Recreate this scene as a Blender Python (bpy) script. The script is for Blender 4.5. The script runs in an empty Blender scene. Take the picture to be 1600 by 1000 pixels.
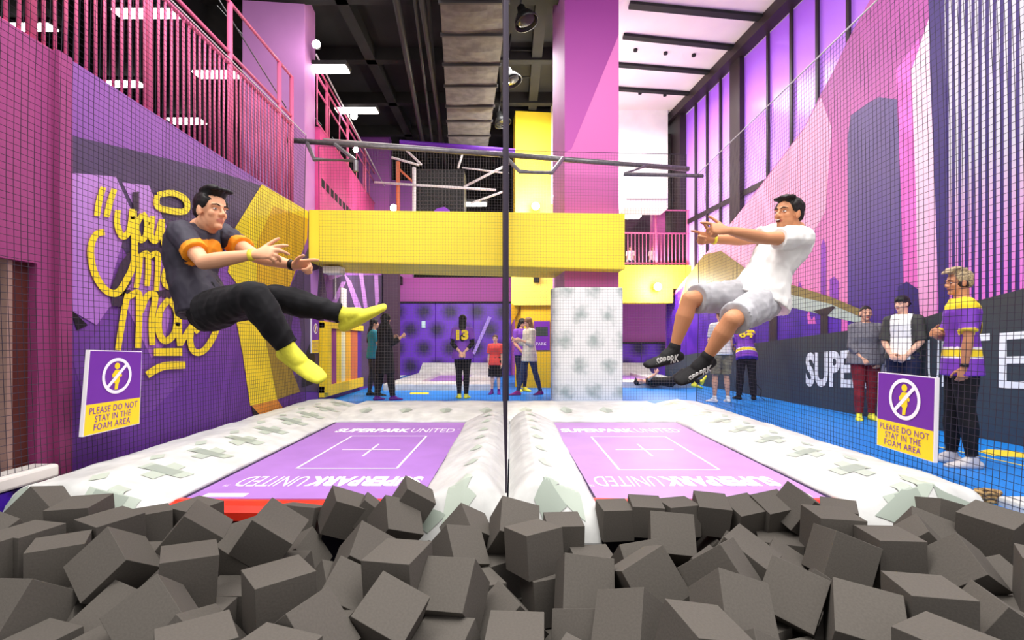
import bpy, bmesh, math, random
from mathutils import Vector, Matrix, Quaternion, noise
random.seed(3)
SC = bpy.context.scene
COL = SC.collection
PI = math.pi

# ------------------------------------------------------------------ camera
cam = bpy.data.cameras.new('camera'); camo = bpy.data.objects.new('camera', cam); COL.objects.link(camo)
cam.lens = 18.0; cam.sensor_width = 36.0; cam.sensor_fit = 'HORIZONTAL'
cam.shift_y = 36 / 1600
cam.clip_start = 0.05; cam.clip_end = 200
camo.location = (0, 0, 1.1); camo.rotation_euler = (PI/2, 0, 0)
SC.camera = camo
SC.view_settings.view_transform = 'Standard'; SC.view_settings.look = 'None'
SC.view_settings.gamma = 1.0; SC.view_settings.use_curve_mapping = False
SC.view_settings.exposure = 0.03

# ------------------------------------------------------------------ world and large lights
w = bpy.data.worlds.new('World'); SC.world = w; w.use_nodes = True
w.node_tree.nodes['Background'].inputs[0].default_value = (1.0, 0.97, 0.98, 1)
w.node_tree.nodes['Background'].inputs[1].default_value = 0.72
def area(name, loc, target, sx, sy, power, color=(1, 1, 1)):
    l = bpy.data.lights.new(name, 'AREA'); l.shape = 'RECTANGLE'; l.size = sx; l.size_y = sy
    l.energy = power; l.color = color
    o = bpy.data.objects.new(name, l); COL.objects.link(o); o.location = loc
    o.rotation_euler = (Vector(target) - Vector(loc)).to_track_quat('-Z', 'Y').to_euler()
    return o
area('hall_area_light', (1.0, 5.0, 7.7), (1.0, 6.2, 0), 6.0, 3.0, 430, (1, .98, .96))
area('hall_area_light', (0, 2.2, 7.6), (0, 2.4, 0), 6.0, 2.0, 330, (1, .98, .95))
area('hall_area_light', (-3.0, 1.0, 6.2), (-1.0, 5.0, 0.5), 3.0, 2.0, 190, (1, .98, .95))
area('hall_area_light', (3.0, 0.5, 6.5), (1.5, 6.0, 0.8), 4.0, 2.0, 250, (1, .98, .96))
area('hall_area_light', (1.5, 12.6, 7.6), (1.5, 12.9, 0), 5.0, 2.5, 640, (1, .98, .96))
area('hall_area_light', (-1.2, 10.7, 3.0), (-1.0, 15.5, 0.6), 4.0, .5, 150, (1, .98, .95))  # unseen fill added behind the beam to brighten booth and back wall
area('hall_area_light', (-8.5, 12.0, 6.9), (-8.5, 12.0, 0), 4.0, 6.0, 60, (1, .97, .95))

# ------------------------------------------------------------------ helpers
def P(x, y, D): return Vector(((x-800)*D/800, D, 1.1+(536-y)*D/800))
def lin(c):
    c = c/255
    return c/12.92 if c <= .04045 else ((c+.055)/1.055)**2.4
MC = {}
def mat(name, rgb, rough=.6, emis=0, noise_amt=0, noise_scale=30, metal=0, bump=0, rgb2=None, spec=.3, alpha=1):
    if name in MC: return MC[name]
    m = bpy.data.materials.new(name); m.use_nodes = True; nt = m.node_tree
    b = nt.nodes['Principled BSDF']
    col = (lin(rgb[0]), lin(rgb[1]), lin(rgb[2]), 1)
    b.inputs['Base Color'].default_value = col
    b.inputs['Roughness'].default_value = rough; b.inputs['Metallic'].default_value = metal
    b.inputs['Specular IOR Level'].default_value = spec
    if alpha < 1: b.inputs['Alpha'].default_value = alpha
    if emis:
        b.inputs['Emission Color'].default_value = col; b.inputs['Emission Strength'].default_value = emis
    if noise_amt or bump or rgb2:
        tc = nt.nodes.new('ShaderNodeTexCoord'); n = nt.nodes.new('ShaderNodeTexNoise')
        n.inputs['Scale'].default_value = noise_scale; n.inputs['Detail'].default_value = 4
        nt.links.new(tc.outputs['Object'], n.inputs['Vector'])
        if noise_amt or rgb2:
            r = nt.nodes.new('ShaderNodeValToRGB')
            c2 = rgb2 if rgb2 else tuple(max(0, v*(1-noise_amt)) for v in rgb)
            r.color_ramp.elements[0].position = .35; r.color_ramp.elements[1].position = .65
            r.color_ramp.elements[0].color = (lin(c2[0]), lin(c2[1]), lin(c2[2]), 1)
            r.color_ramp.elements[1].color = col
            nt.links.new(n.outputs['Fac'], r.inputs['Fac']); nt.links.new(r.outputs['Color'], b.inputs['Base Color'])
        if bump:
            bp = nt.nodes.new('ShaderNodeBump'); bp.inputs['Strength'].default_value = bump; bp.inputs['Distance'].default_value = .02
            nt.links.new(n.outputs['Fac'], bp.inputs['Height']); nt.links.new(bp.outputs['Normal'], b.inputs['Normal'])
    MC[name] = m; return m
def gradmat(name, rgb_lo, rgb_hi, z0, z1, rough=.55, axis='Z', streak=0, noise_scale=2):
    """paint that changes colour over the printed artwork, object coordinates"""
    if name in MC: return MC[name]
    m = bpy.data.materials.new(name); m.use_nodes = True; nt = m.node_tree; b = nt.nodes['Principled BSDF']
    b.inputs['Roughness'].default_value = rough; b.inputs['Specular IOR Level'].default_value = .25
    tc = nt.nodes.new('ShaderNodeTexCoord'); sp = nt.nodes.new('ShaderNodeSeparateXYZ'); mr = nt.nodes.new('ShaderNodeMapRange')
    nt.links.new(tc.outputs['Object'], sp.inputs[0]); nt.links.new(sp.outputs[axis], mr.inputs['Value'])
    mr.inputs['From Min'].default_value = z0; mr.inputs['From Max'].default_value = z1
    mx = nt.nodes.new('ShaderNodeMix'); mx.data_type = 'RGBA'
    mx.inputs[6].default_value = tuple(lin(v) for v in rgb_lo)+(1,); mx.inputs[7].default_value = tuple(lin(v) for v in rgb_hi)+(1,)
    fac = mr.outputs[0]
    if streak:
        n = nt.nodes.new('ShaderNodeTexNoise'); n.inputs['Scale'].default_value = noise_scale
        mp = nt.nodes.new('ShaderNodeMapping'); mp.inputs['Scale'].default_value = (1, 1, .12)
        nt.links.new(tc.outputs['Object'], mp.inputs[0]); nt.links.new(mp.outputs[0], n.inputs['Vector'])
        ad = nt.nodes.new('ShaderNodeMath'); ad.operation = 'MULTIPLY_ADD'; ad.inputs[1].default_value = streak
        sb = nt.nodes.new('ShaderNodeMath'); sb.operation = 'SUBTRACT'; sb.inputs[1].default_value = streak*.5; sb.use_clamp = True
        nt.links.new(n.outputs['Fac'], ad.inputs[0]); nt.links.new(fac, ad.inputs[2]); nt.links.new(ad.outputs[0], sb.inputs[0]); fac = sb.outputs[0]
    nt.links.new(fac, mx.inputs[0]); nt.links.new(mx.outputs[2], b.inputs['Base Color'])
    MC[name] = m; return m
def dotmat(name, rgb, dot, sx, sz, r0, r1, wave=.35):
    """vinyl print of soft round blotches in staggered rows (object X / Z)"""
    if name in MC: return MC[name]
    m = bpy.data.materials.new(name); m.use_nodes = True; nt = m.node_tree; b = nt.nodes['Principled BSDF']
    b.inputs['Roughness'].default_value = .45
    N = nt.nodes.new; L = nt.links.new
    def math_(op, a, c=None, d=None):
        k = N('ShaderNodeMath'); k.operation = op
        for i, v in enumerate((a, c, d)):
            if v is None: continue
            if isinstance(v, (int, float)): k.inputs[i].default_value = v
            else: L(v, k.inputs[i])
        return k.outputs[0]
    tc = N('ShaderNodeTexCoord'); sp = N('ShaderNodeSeparateXYZ'); L(tc.outputs['Object'], sp.inputs[0])
    hx = math_('ADD', sp.outputs['X'], sp.outputs['Y'])
    z = math_('DIVIDE', sp.outputs['Z'], sz); row = math_('FLOOR', z); fz = math_('SUBTRACT', math_('SUBTRACT', z, row), .5)
    x = math_('ADD', math_('DIVIDE', hx, sx), math_('MULTIPLY', row, .5)); fx = math_('SUBTRACT', math_('FRACT', x), .5)
    dx = math_('MULTIPLY', fx, sx); dz = math_('MULTIPLY', fz, sz)
    d = math_('SQRT', math_('ADD', math_('MULTIPLY', dx, dx), math_('MULTIPLY', dz, dz)))
    n = N('ShaderNodeTexNoise'); n.inputs['Scale'].default_value = 9; L(tc.outputs['Object'], n.inputs['Vector'])
    d = math_('ADD', d, math_('MULTIPLY', math_('SUBTRACT', n.outputs['Fac'], .5), wave))
    mr = N('ShaderNodeMapRange'); L(d, mr.inputs[0]); mr.inputs[1].default_value = r0; mr.inputs[2].default_value = r1
    mx = N('ShaderNodeMix'); mx.data_type = 'RGBA'; L(mr.outputs[0], mx.inputs[0])
    mx.inputs[6].default_value = tuple(lin(v) for v in dot)+(1,); mx.inputs[7].default_value = tuple(lin(v) for v in rgb)+(1,)
    L(mx.outputs[2], b.inputs['Base Color']); MC[name] = m; return m

class MB:
    def __init__(s): s.v = []; s.f = []; s.m = []
    def add(s, vs, fs, mi=0):
        b = len(s.v); s.v += [Vector(v) for v in vs]; s.f += [[b+i for i in f] for f in fs]; s.m += [mi]*len(fs)
    def box(s, x0, x1, y0, y1, z0, z1, mi=0):
        s.add([(x, y, z) for x in (x0, x1) for y in (y0, y1) for z in (z0, z1)],
              [(0, 1, 3, 2), (4, 6, 7, 5), (0, 4, 5, 1), (2, 3, 7, 6), (0, 2, 6, 4), (1, 5, 7, 3)], mi)
    def obox(s, c, ax, ay, az, mi=0):
        c = Vector(c); ax = Vector(ax); ay = Vector(ay); az = Vector(az)
        s.add([c+ax*i+ay*j+az*k for i in (-1, 1) for j in (-1, 1) for k in (-1, 1)],
              [(0, 1, 3, 2), (4, 6, 7, 5), (0, 4, 5, 1), (2, 3, 7, 6), (0, 2, 6, 4), (1, 5, 7, 3)], mi)
    def tube(s, pts, r, seg=8, mi=0, cap=True):
        pts = [Vector(p) for p in pts]; rings = []; n = len(pts); a = None
        for i, p in enumerate(pts):
            t = (pts[min(i+1, n-1)]-pts[max(i-1, 0)]).normalized()
            if a is None: a = t.cross(Vector((0, 0, 1)) if abs(t.z) < .9 else Vector((1, 0, 0)))
            a = (a-t*a.dot(t)).normalized(); b = t.cross(a)
            rr = r[i] if isinstance(r, (list, tuple)) else r
            rings.append([p+(a*math.cos(2*PI*k/seg)+b*math.sin(2*PI*k/seg))*rr for k in range(seg)])
        vs = [v for g in rings for v in g]; fs = []
        for i in range(n-1):
            for k in range(seg):
                k2 = (k+1) % seg; fs.append((i*seg+k, i*seg+k2, (i+1)*seg+k2, (i+1)*seg+k))
        if cap: fs.append(tuple(range(seg))[::-1]); fs.append(tuple((n-1)*seg+k for k in range(seg)))
        s.add(vs, fs, mi)
    def ell(s, c, rx, ry, rz, X=None, Y=None, Z=None, nu=16, nv=10, mi=0):
        X = Vector(X or (1, 0, 0)); Y = Vector(Y or (0, 1, 0)); Z = Vector(Z or (0, 0, 1)); c = Vector(c)
        vs = [c+Z*rz]; fs = []
        for i in range(1, nv):
            th = PI*i/nv
            for j in range(nu):
                ph = 2*PI*j/nu
                vs.append(c+X*rx*math.sin(th)*math.cos(ph)+Y*ry*math.sin(th)*math.sin(ph)+Z*rz*math.cos(th))
        vs.append(c-Z*rz); L = len(vs)-1
        for j in range(nu): fs.append((0, 1+j, 1+(j+1) % nu))
        for i in range(nv-2):
            for j in range(nu):
                a = 1+i*nu+j; b = 1+i*nu+(j+1) % nu; fs.append((a, a+nu, b+nu, b))
        for j in range(nu): fs.append((L, L-nu+(j+1) % nu, L-nu+j))
        s.add(vs, fs, mi)
    def loft(s, st, seg=16, mi=0, caps=True, c0=True, c1=True):
        """st: list of (centre, side vector, a, b); ellipse with half width a along side, b across"""
        n = len(st); cs = [Vector(q[0]) for q in st]; rings = []
        for i, (c, sd, a, b) in enumerate(st):
            t = (cs[min(i+1, n-1)]-cs[max(i-1, 0)]).normalized(); sd = Vector(sd); sd = (sd-t*sd.dot(t)).normalized(); u = t.cross(sd)
            rings.append((Vector(c), sd, u, a, b, t))
        full = []
        if caps and c0:
            c, sd, u, a, b, t = rings[0]
            for k in (80, 55, 30): full.append((c-t*min(a, b)*math.sin(math.radians(k)), sd, u, a*math.cos(math.radians(k)), b*math.cos(math.radians(k))))
        for c, sd, u, a, b, t in rings: full.append((c, sd, u, a, b))
        if caps and c1:
            c, sd, u, a, b, t = rings[-1]
            for k in (30, 55, 80): full.append((c+t*min(a, b)*math.sin(math.radians(k)), sd, u, a*math.cos(math.radians(k)), b*math.cos(math.radians(k))))
        vs = []; fs = []
        for c, sd, u, a, b in full:
            for k in range(seg):
                an = 2*PI*k/seg; vs.append(c+sd*a*math.cos(an)+u*b*math.sin(an))
        m = len(full)
        for i in range(m-1):
            for k in range(seg):
                k2 = (k+1) % seg; fs.append((i*seg+k, i*seg+k2, (i+1)*seg+k2, (i+1)*seg+k))
        fs.append(tuple(range(seg))[::-1]); fs.append(tuple((m-1)*seg+k for k in range(seg)))
        s.add(vs, fs, mi)
    def poly(s, pts, mi=0): s.add(pts, [tuple(range(len(pts)))], mi)
    def prism(s, pts, d, mi=0):
        n = len(pts); pts = [Vector(p) for p in pts]; d = Vector(d)
        s.add(pts+[p+d for p in pts], [tuple(range(n)), tuple(range(2*n-1, n-1, -1))]+[(i, (i+n), (i+1) % n+n, (i+1) % n) for i in range(n)], mi)
    def build(s, name, mats, parent=None, origin=None, smooth=False, bevel=0):
        o0 = Vector(origin) if origin is not None else Vector((0, 0, 0))
        if parent is not None: o0 = Vector(parent.get('_o', (0, 0, 0)))
        me = bpy.data.meshes.new(name)
        me.from_pydata([v-o0 for v in s.v], [], s.f)
        if not isinstance(mats, (list, tuple)): mats = [mats]
        for m in mats: me.materials.append(m)
        me.polygons.foreach_set('material_index', s.m)
        if smooth: me.polygons.foreach_set('use_smooth', [True]*len(s.f))
        bm = bmesh.new(); bm.from_mesh(me)
        if smooth != 'keep': bmesh.ops.recalc_face_normals(bm, faces=bm.faces)
        bm.to_mesh(me); bm.free(); me.update()
        o = bpy.data.objects.new(name, me); COL.objects.link(o)
        if parent is not None: o.parent = parent
        else: o.location = o0; o['_o'] = list(o0)
        if bevel:
            md = o.modifiers.new('bevel', 'BEVEL'); md.width = bevel; md.segments = 2; md.limit_method = 'ANGLE'
        return o
def thing(name, label, cat, origin=(0, 0, 0), group=None):
    o = bpy.data.objects.new(name, None); COL.objects.link(o); o.location = origin; o['_o'] = list(origin)
    o.empty_display_size = .1
    return tag(o, label, cat, group)
def tag(o, label, cat=None, group=None):
    o['label'] = label
    if cat: o['category'] = cat
    if group: o['group'] = group
    return o
def struct(o): o['kind'] = 'structure'; return o
def rnd_curve(pts, n=5):
    out = []; pts = [Vector(p) for p in pts]; m = len(pts)
    if m < 3: return pts
    for i in range(m-1):
        p0 = pts[max(i-1, 0)]; p1 = pts[i]; p2 = pts[i+1]; p3 = pts[min(i+2, m-1)]
        for k in range(n):
            t = k/n
            out.append(.5*((2*p1)+(p2-p0)*t+(2*p0-5*p1+4*p2-p3)*t*t+(3*p1-p0-3*p2+p3)*t**3))
    out.append(pts[-1]); return out
TXT = {}
def text_geo(body, bold=0.0, extrude=0.0, spacing=1.0):
    key = (body, bold, extrude, spacing)
    if key in TXT: return TXT[key]
    cu = bpy.data.curves.new('t', 'FONT'); cu.body = body; cu.size = 1; cu.offset = bold; cu.extrude = extrude; cu.space_character = spacing
    cu.resolution_u = 3
    o = bpy.data.objects.new('t', cu); COL.objects.link(o)
    dg = bpy.context.evaluated_depsgraph_get(); me = bpy.data.meshes.new_from_object(o.evaluated_get(dg))
    vs = [v.co.copy() for v in me.vertices]; fs = [tuple(p.vertices) for p in me.polygons]
    bpy.data.objects.remove(o); bpy.data.curves.remove(cu); bpy.data.meshes.remove(me)
    x0 = min(v.x for v in vs); x1 = max(v.x for v in vs); y0 = min(v.y for v in vs); y1 = max(v.y for v in vs)
    vs = [Vector(((v.x-x0)/(x1-x0), (v.y-y0)/(y1-y0), v.z)) for v in vs]
    TXT[key] = (vs, fs); return TXT[key]
def put_text(mb, body, O, U, V, mi=0, bold=0.0, n=None, ext=0.0, spacing=1.0):
    """text stretched on the parallelogram O + u*U + v*V"""
    vs, fs = text_geo(body, bold, ext, spacing); O = Vector(O); U = Vector(U); V = Vector(V)
    nn = Vector(n) if n else U.cross(V).normalized()
    mb.add([O+U*v.x+V*v.y+nn*v.z for v in vs], fs, mi)
def remesh(mb, voxel, smooth=2, fac=.5):
    me = bpy.data.meshes.new('r'); me.from_pydata(mb.v, [], mb.f)
    bm = bmesh.new(); bm.from_mesh(me)
    bmesh.ops.triangulate(bm, faces=[f for f in bm.faces if len(f.verts) > 4]); bm.to_mesh(me); bm.free()
    o = bpy.data.objects.new('r', me); COL.objects.link(o)
    md = o.modifiers.new('r', 'REMESH'); md.mode = 'VOXEL'; md.voxel_size = voxel
    if smooth:
        ms = o.modifiers.new('s', 'SMOOTH'); ms.factor = fac; ms.iterations = smooth
    dg = bpy.context.evaluated_depsgraph_get(); r = bpy.data.meshes.new_from_object(o.evaluated_get(dg))
    bpy.data.objects.remove(o); bpy.data.meshes.remove(me); return r
# ------------------------------------------------------------------ materials
M_pink = gradmat('pink_paint', (140, 56, 104), (160, 72, 128), 0, 4, streak=.8)
M_parapet = mat('hot_pink_paint', (226, 84, 150), .6, noise_amt=.06, noise_scale=3)
M_rail = mat('pink_rail_paint', (222, 104, 146), .45)
M_lilac = mat('lilac_paint', (206, 138, 206), .6, noise_amt=.05, noise_scale=1)
M_mauve = gradmat('mauve_paint', (222, 132, 190), (150, 66, 146), 3.5, 7)
M_yellow = mat('yellow_paint', (254, 226, 62), .55, noise_amt=.03, noise_scale=1.5)
M_black = mat('black_paint', (20, 18, 20), .7, noise_amt=.35, noise_scale=2)
M_dark = mat('dark_grey_paint', (44, 42, 42), .7, noise_amt=.3, noise_scale=3)
M_white = mat('white_paint', (246, 242, 236), .6, noise_amt=.03, noise_scale=2)
M_net = mat('net_cord', (52, 44, 58), .7)
M_steel = mat('grey_steel', (120, 116, 118), .35, metal=.4, noise_amt=.15, noise_scale=20)
M_rope = mat('white_rope', (206, 200, 200), .6)

# ------------------------------------------------------------------ floor
def floor_mat():
    m = mat('blue_mat_floor', (30, 132, 224), .42, noise_amt=.06, noise_scale=60, spec=.3, bump=.05); return m
mb = MB(); mb.box(-3.6, 6.3, 8.6, 24, -.12, 0); mb.box(3.18, 6.6, 3.0, 8.6, -.12, 0)
# yellow court lines painted on the blue floor, right of the net
def gp(x, y, z=.0015): D = (1.1-z)*800/(y-536); return Vector(((x-800)*D/800, D, z))
for a, b in (((1466, 698), (1620, 732)), ):
    p = gp(*a); q = gp(*b); d = (q-p).normalized(); nn = Vector((-d.y, d.x, 0))*.014
    mb.add([p-nn, q-nn, q+nn, p+nn], [(0, 1, 2, 3)], 1)
ring = [gp(1527, 705), gp(1545, 702), gp(1580, 704), gp(1625, 712), gp(1640, 718), gp(1585, 714), gp(1550, 712)]
mb.add(ring, [tuple(range(len(ring)))], 1)
mb.add([gp(640, 616), gp(670, 616), gp(670, 613), gp(641, 613)], [(0, 1, 2, 3)], 1)
struct(mb.build('floor', [floor_mat(), mat('yellow_line', (244, 214, 60), .5)]))
mb = MB(); mb.box(-4.6, 4.8, -1.5, 8.6, -.95, -.85)
struct(mb.build('floor_pit', mat('pit_floor', (24, 22, 26), .8)))
for nm_, bx_ in (('wall_pit_back', (-3.5, 3.3, 3.72, 3.80, -.85, -.14)), ('wall_pit_side', (4.7, 6.6, 2.9, 3.0, -.85, 0))):
    mb = MB(); mb.box(*bx_); struct(mb.build(nm_, mat('pit_wall', (34, 28, 44), .7)))

# ------------------------------------------------------------------ left wall with its mural
XL = -3.55
def WL(x, y, lay=0):
    D = XL*800/(x-800); return Vector((XL+lay*.003, D, 1.1+(536-y)*D/800))
lm = [gradmat('mural_purple', (104, 56, 148), (148, 92, 168), .6, 3.2, streak=.25),
      gradmat('mural_lavender', (164, 104, 192), (188, 136, 206), 1.0, 2.6, streak=.5, noise_scale=3),
      mat('mural_charcoal', (84, 66, 100), .55, noise_amt=.12, noise_scale=2),
      mat('mural_yellow', (252, 222, 44), .5, noise_amt=.04, noise_scale=2),
      mat('mural_gold', (226, 178, 30), .5, noise_amt=.04, noise_scale=2),
      mat('mural_olive', (164, 136, 44), .5),
      mat('mural_orange', (226, 146, 52), .5),
      mat('mural_black', (22, 16, 26), .5),
      M_pink, mat('mural_violet', (118, 70, 160), .55, noise_amt=.1, noise_scale=2), mat('mural_deep_charcoal', (62, 46, 66), .55)]
mb = MB()
mb.box(XL-.2, XL, 4.09, 14.2, -.1, 3.38, 0)
# pink stretch nearest the foam pit with a dark doorway in it
mb.box(XL-.25, XL-.03, 3.86, 4.09, -.9, 3.38, 8); mb.box(XL-.25, XL-.03, 2.2, 3.86, 1.70, 3.38, 8)
mb.box(XL-.25, XL-.03, 2.2, 3.86, -.9, .1, 8)
mb.box(XL-.03, XL+.03, 3.98, 4.10, -.9, 3.38, 8)
def pl(pts, mi, lay): mb.poly([WL(x, y, lay) for x, y in pts], mi)
pl([(112, 212), (230, 240), (340, 268), (408, 290), (366, 366), (330, 420), (260, 470), (200, 400), (112, 275)], 2, 1)
pl([(110, 270), (180, 276), (205, 330), (178, 420), (170, 452), (192, 470), (170, 480), (150, 508), (108, 484)], 1, 2)
pl([(190, 285), (232, 290), (262, 360), (248, 380), (212, 330)], 1, 2)
pl([(214, 395), (262, 410), (270, 470), (255, 540), (236, 560), (192, 470)], 1, 2)
pl([(108, 482), (136, 508), (119, 516)], 7, 3)
pl([(190, 470), (236, 455), (300, 520), (280, 600), (240, 640), (150, 690), (112, 560), (150, 520)], 9, 1)
pl([(408, 288), (480, 330), (479, 372), (452, 447), (372, 447), (355, 425), (364, 360)], 3, 3)
pl([(426, 322), (480, 342), (479, 372), (452, 447), (400, 447), (400, 380)], 4, 4)
pl([(408, 288), (480, 330), (480, 342), (426, 322), (392, 330)], 3, 5)
pl([(372, 447), (400, 447), (400, 470), (418, 550), (432, 624), (390, 634), (378, 552), (366, 490)], 3, 3)
pl([(400, 447), (452, 447), (440, 480), (448, 560), (468, 612), (432, 624), (418, 550), (400, 470)], 5, 4)
pl([(392, 634), (432, 624), (443, 640), (408, 652)], 6, 4)
pl([(392, 634), (408, 652), (396, 656)], 7, 4)
# dark and violet shards beyond the yellow letter
pl([(454, 447), (482, 385), (500, 400), (520, 520), (500, 612), (468, 612), (450, 560), (442, 480)], 2, 2)
pl([(474, 560), (486, 530), (492, 560), (488, 600), (470, 606)], 7, 3)
pl([(452, 520), (462, 470), (470, 520), (466, 580), (458, 590)], 9, 3)
pl([(484, 425), (498, 420), (494, 480), (486, 500)], 1, 3)
pl([(520, 430), (600, 430), (600, 600), (555, 605), (520, 520)], 2, 1)
for seg in ([(505, 500), (533, 440), (540, 440), (512, 505)], [(536, 425), (548, 440), (572, 500), (562, 505)], [(512, 430), (534, 425), (534, 431), (514, 438)],
            [(560, 425), (566, 425), (574, 480), (568, 482)], [(584, 430), (590, 430), (592, 470), (586, 480)]):
    pl(seg, 1, 3)
for q_ in ([(196, 392), (262, 386), (262, 402), (250, 396), (240, 408), (226, 394), (214, 410), (206, 400)], [(186, 410), (200, 392), (203, 440), (190, 462), (172, 462), (172, 446)],
           [(170, 458), (200, 452), (206, 462), (190, 480), (172, 478)], [(226, 456), (262, 452), (266, 470), (250, 462), (236, 474)], [(204, 300), (214, 300), (214, 330), (206, 334)]): pl(q_, 10, 6)
# hand painted lettering
NST = [0]
def stroke(pts, wd, mi=3, lay=7, n=6):
    NST[0] += 1; lay = lay+NST[0]*.12
    pts = [Vector((a, b, 0)) for a, b in pts]; pts = rnd_curve(pts, n) if len(pts) > 2 else pts
    L = []; R = []
    for i, p in enumerate(pts):
        t = (pts[min(i+1, len(pts)-1)]-pts[max(i-1, 0)]).normalized(); nrm = Vector((-t.y, t.x, 0))
        k = wd*.56*(.9+.1*math.sin(PI*i/max(1, len(pts)-1)))
        L.append(p+nrm*k); R.append(p-nrm*k)
    for i in range(len(pts)-1):
        mb.poly([WL(q.x, q.y, lay+i*.006) for q in (L[i], L[i+1], R[i+1], R[i])], mi)
def Z(*pts): return [(a/3.2, 300+b/3.2) for a, b in pts]
def st(*pts, w=9): stroke(Z(*pts), w)
st((505, -25), (485, 40), (472, 120)); st((560, -15), (538, 50), (520, 125))
st((578, 90), (574, 160), (600, 222), (636, 190), (650, 85))
st((655, 95), (660, 330), (620, 440), (570, 505), (510, 485), (458, 400), (440, 290), (465, 215), (510, 200), w=10)
st((700, 110), (672, 170), (688, 240), (718, 215), (722, 140), (700, 105), w=8)
st((752, 120), (742, 215), (770, 240), (795, 140)); st((800, 135), (800, 210), (815, 285), w=8)
for dx in (0,): st((775, 15), (775, 70), (830, 92), (915, 95), (918, 40), (850, 5), (775, 15), w=9)
st((885, 160), (853, 200), (848, 262), w=9)
st((690, 310), (682, 400), (668, 480), w=8); st((690, 320), (725, 310), (728, 400), (722, 470), w=8); st((730, 325), (775, 310), (775, 400), (770, 495), w=8)
st((860, 365), (815, 390), (808, 450), (835, 475), (862, 420), w=7); st((862, 360), (850, 430), (868, 485), w=8)
st((625, 510), (602, 620), (575, 790), w=9); st((628, 525), (678, 505), (682, 600), (676, 780), w=9.5); st((690, 600), (722, 520), (762, 520), (745, 640), (748, 765), w=9)
st((832, 535), (786, 600), (782, 700), (815, 745), (862, 700), (872, 600), (832, 535), w=9.5)
st((888, 545), (880, 650), (888, 770), w=9); st((888, 765), (925, 700), (968, 640), w=8)
st((955, 640), (938, 740), (962, 800), (1015, 785), (1068, 690), (1040, 640), (960, 700), w=9)
st((755, 800), (898, 800), w=12); st((720, 915), (800, 872), (913, 865), w=11)
wl = struct(mb.build('wall_left', lm)); 
wl['label'] = 'purple left wall with yellow hand painted lettering'
# dark wooden room beyond the doorway
mb = MB(); mb.box(-5.2, -5.1, 2.2, 3.95, -.9, 1.75); mb.box(-5.2, XL-.25, 3.86, 3.95, -.9, 1.75); mb.box(-5.2, XL-.25, 2.2, 3.9, 1.70, 1.8)
struct(mb.build('wall_side_room', mat('brown_wood', (92, 52, 34), .6, noise_amt=.4, noise_scale=5)))
d = thing('doorway', 'dark doorway with grey frame in the pink wall left of the yellow lettering', 'doorway', (XL-.15, 3.6, 0))
mb = MB(); mb.box(XL-.22, XL-.06, 3.66, 3.70, .1, 1.70); mb.build('door_frame', mat('frame_grey', (150, 120, 110), .5), d)
mb = MB(); mb.box(XL-.2, XL-.1, 3.70, 3.86, .1, 1.70); mb.build('door_panel', mat('frame_brown', (84, 40, 34), .5), d)
mb = MB(); mb.box(XL-.04, XL+.16, 2.2, 3.84, .10, .2, 0)
tag(mb.build('padded_ledge', mat('white_vinyl_plain', (214, 208, 202), .5), bevel=.02), 'white padded ledge along the pink wall at the far left', 'ledge')
mb = MB(); mb.box(XL+.0, XL+.14, 2.2, 3.66, -.85, .09)
tag(mb.build('pit_wall_pad', dotmat('purple_pit_pad', (74, 32, 170), (30, 14, 60), .35, .35, .05, .14)), 'blue and purple padded side wall of the foam pit under the white ledge', 'wall pad')

# ------------------------------------------------------------------ upper floor left: slab, black shell
mb = MB(); mb.box(-14, XL-.2, 2, 24, 3.1, 3.36); struct(mb.build('floor_upper', M_black))
mb = MB(); mb.box(-14.2, -14, -2, 24, 0, 8.4); mb.box(-14, 7.2, 24, 24.2, -.1, 8.4); mb.box(-14, -5.1, 1.9, 2.0, 3.1, 8.2)
struct(mb.build('wall_black', M_black))
mb = MB(); mb.box(-14, -6.2, -1.5, 24, 7.0, 7.15); mb.box(-6.3, -6.2, -1.5, 24, 7.15, 8.2)
struct(mb.build('ceiling_left', M_black))
mb = MB(); mb.box(-6.2, 1.55, 8.2, 24, 8.21, 8.35)
for x, y0, y1, z in ((-3.4, 9, 22, 7.9), (-.2, 9, 22, 7.95), (.6, 9, 22, 7.95)): mb.box(x-.12, x+.12, y0, y1, z, 8.21)
for y in (10.2, 12.4, 14.6, 16.8, 19): mb.box(-6.2, 1.5, y-.1, y+.1, 7.9, 8.21)
struct(mb.build('ceiling_dark', mat('ceiling_black', (36, 34, 33), .8, noise_amt=.35, noise_scale=1.2)))

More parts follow.
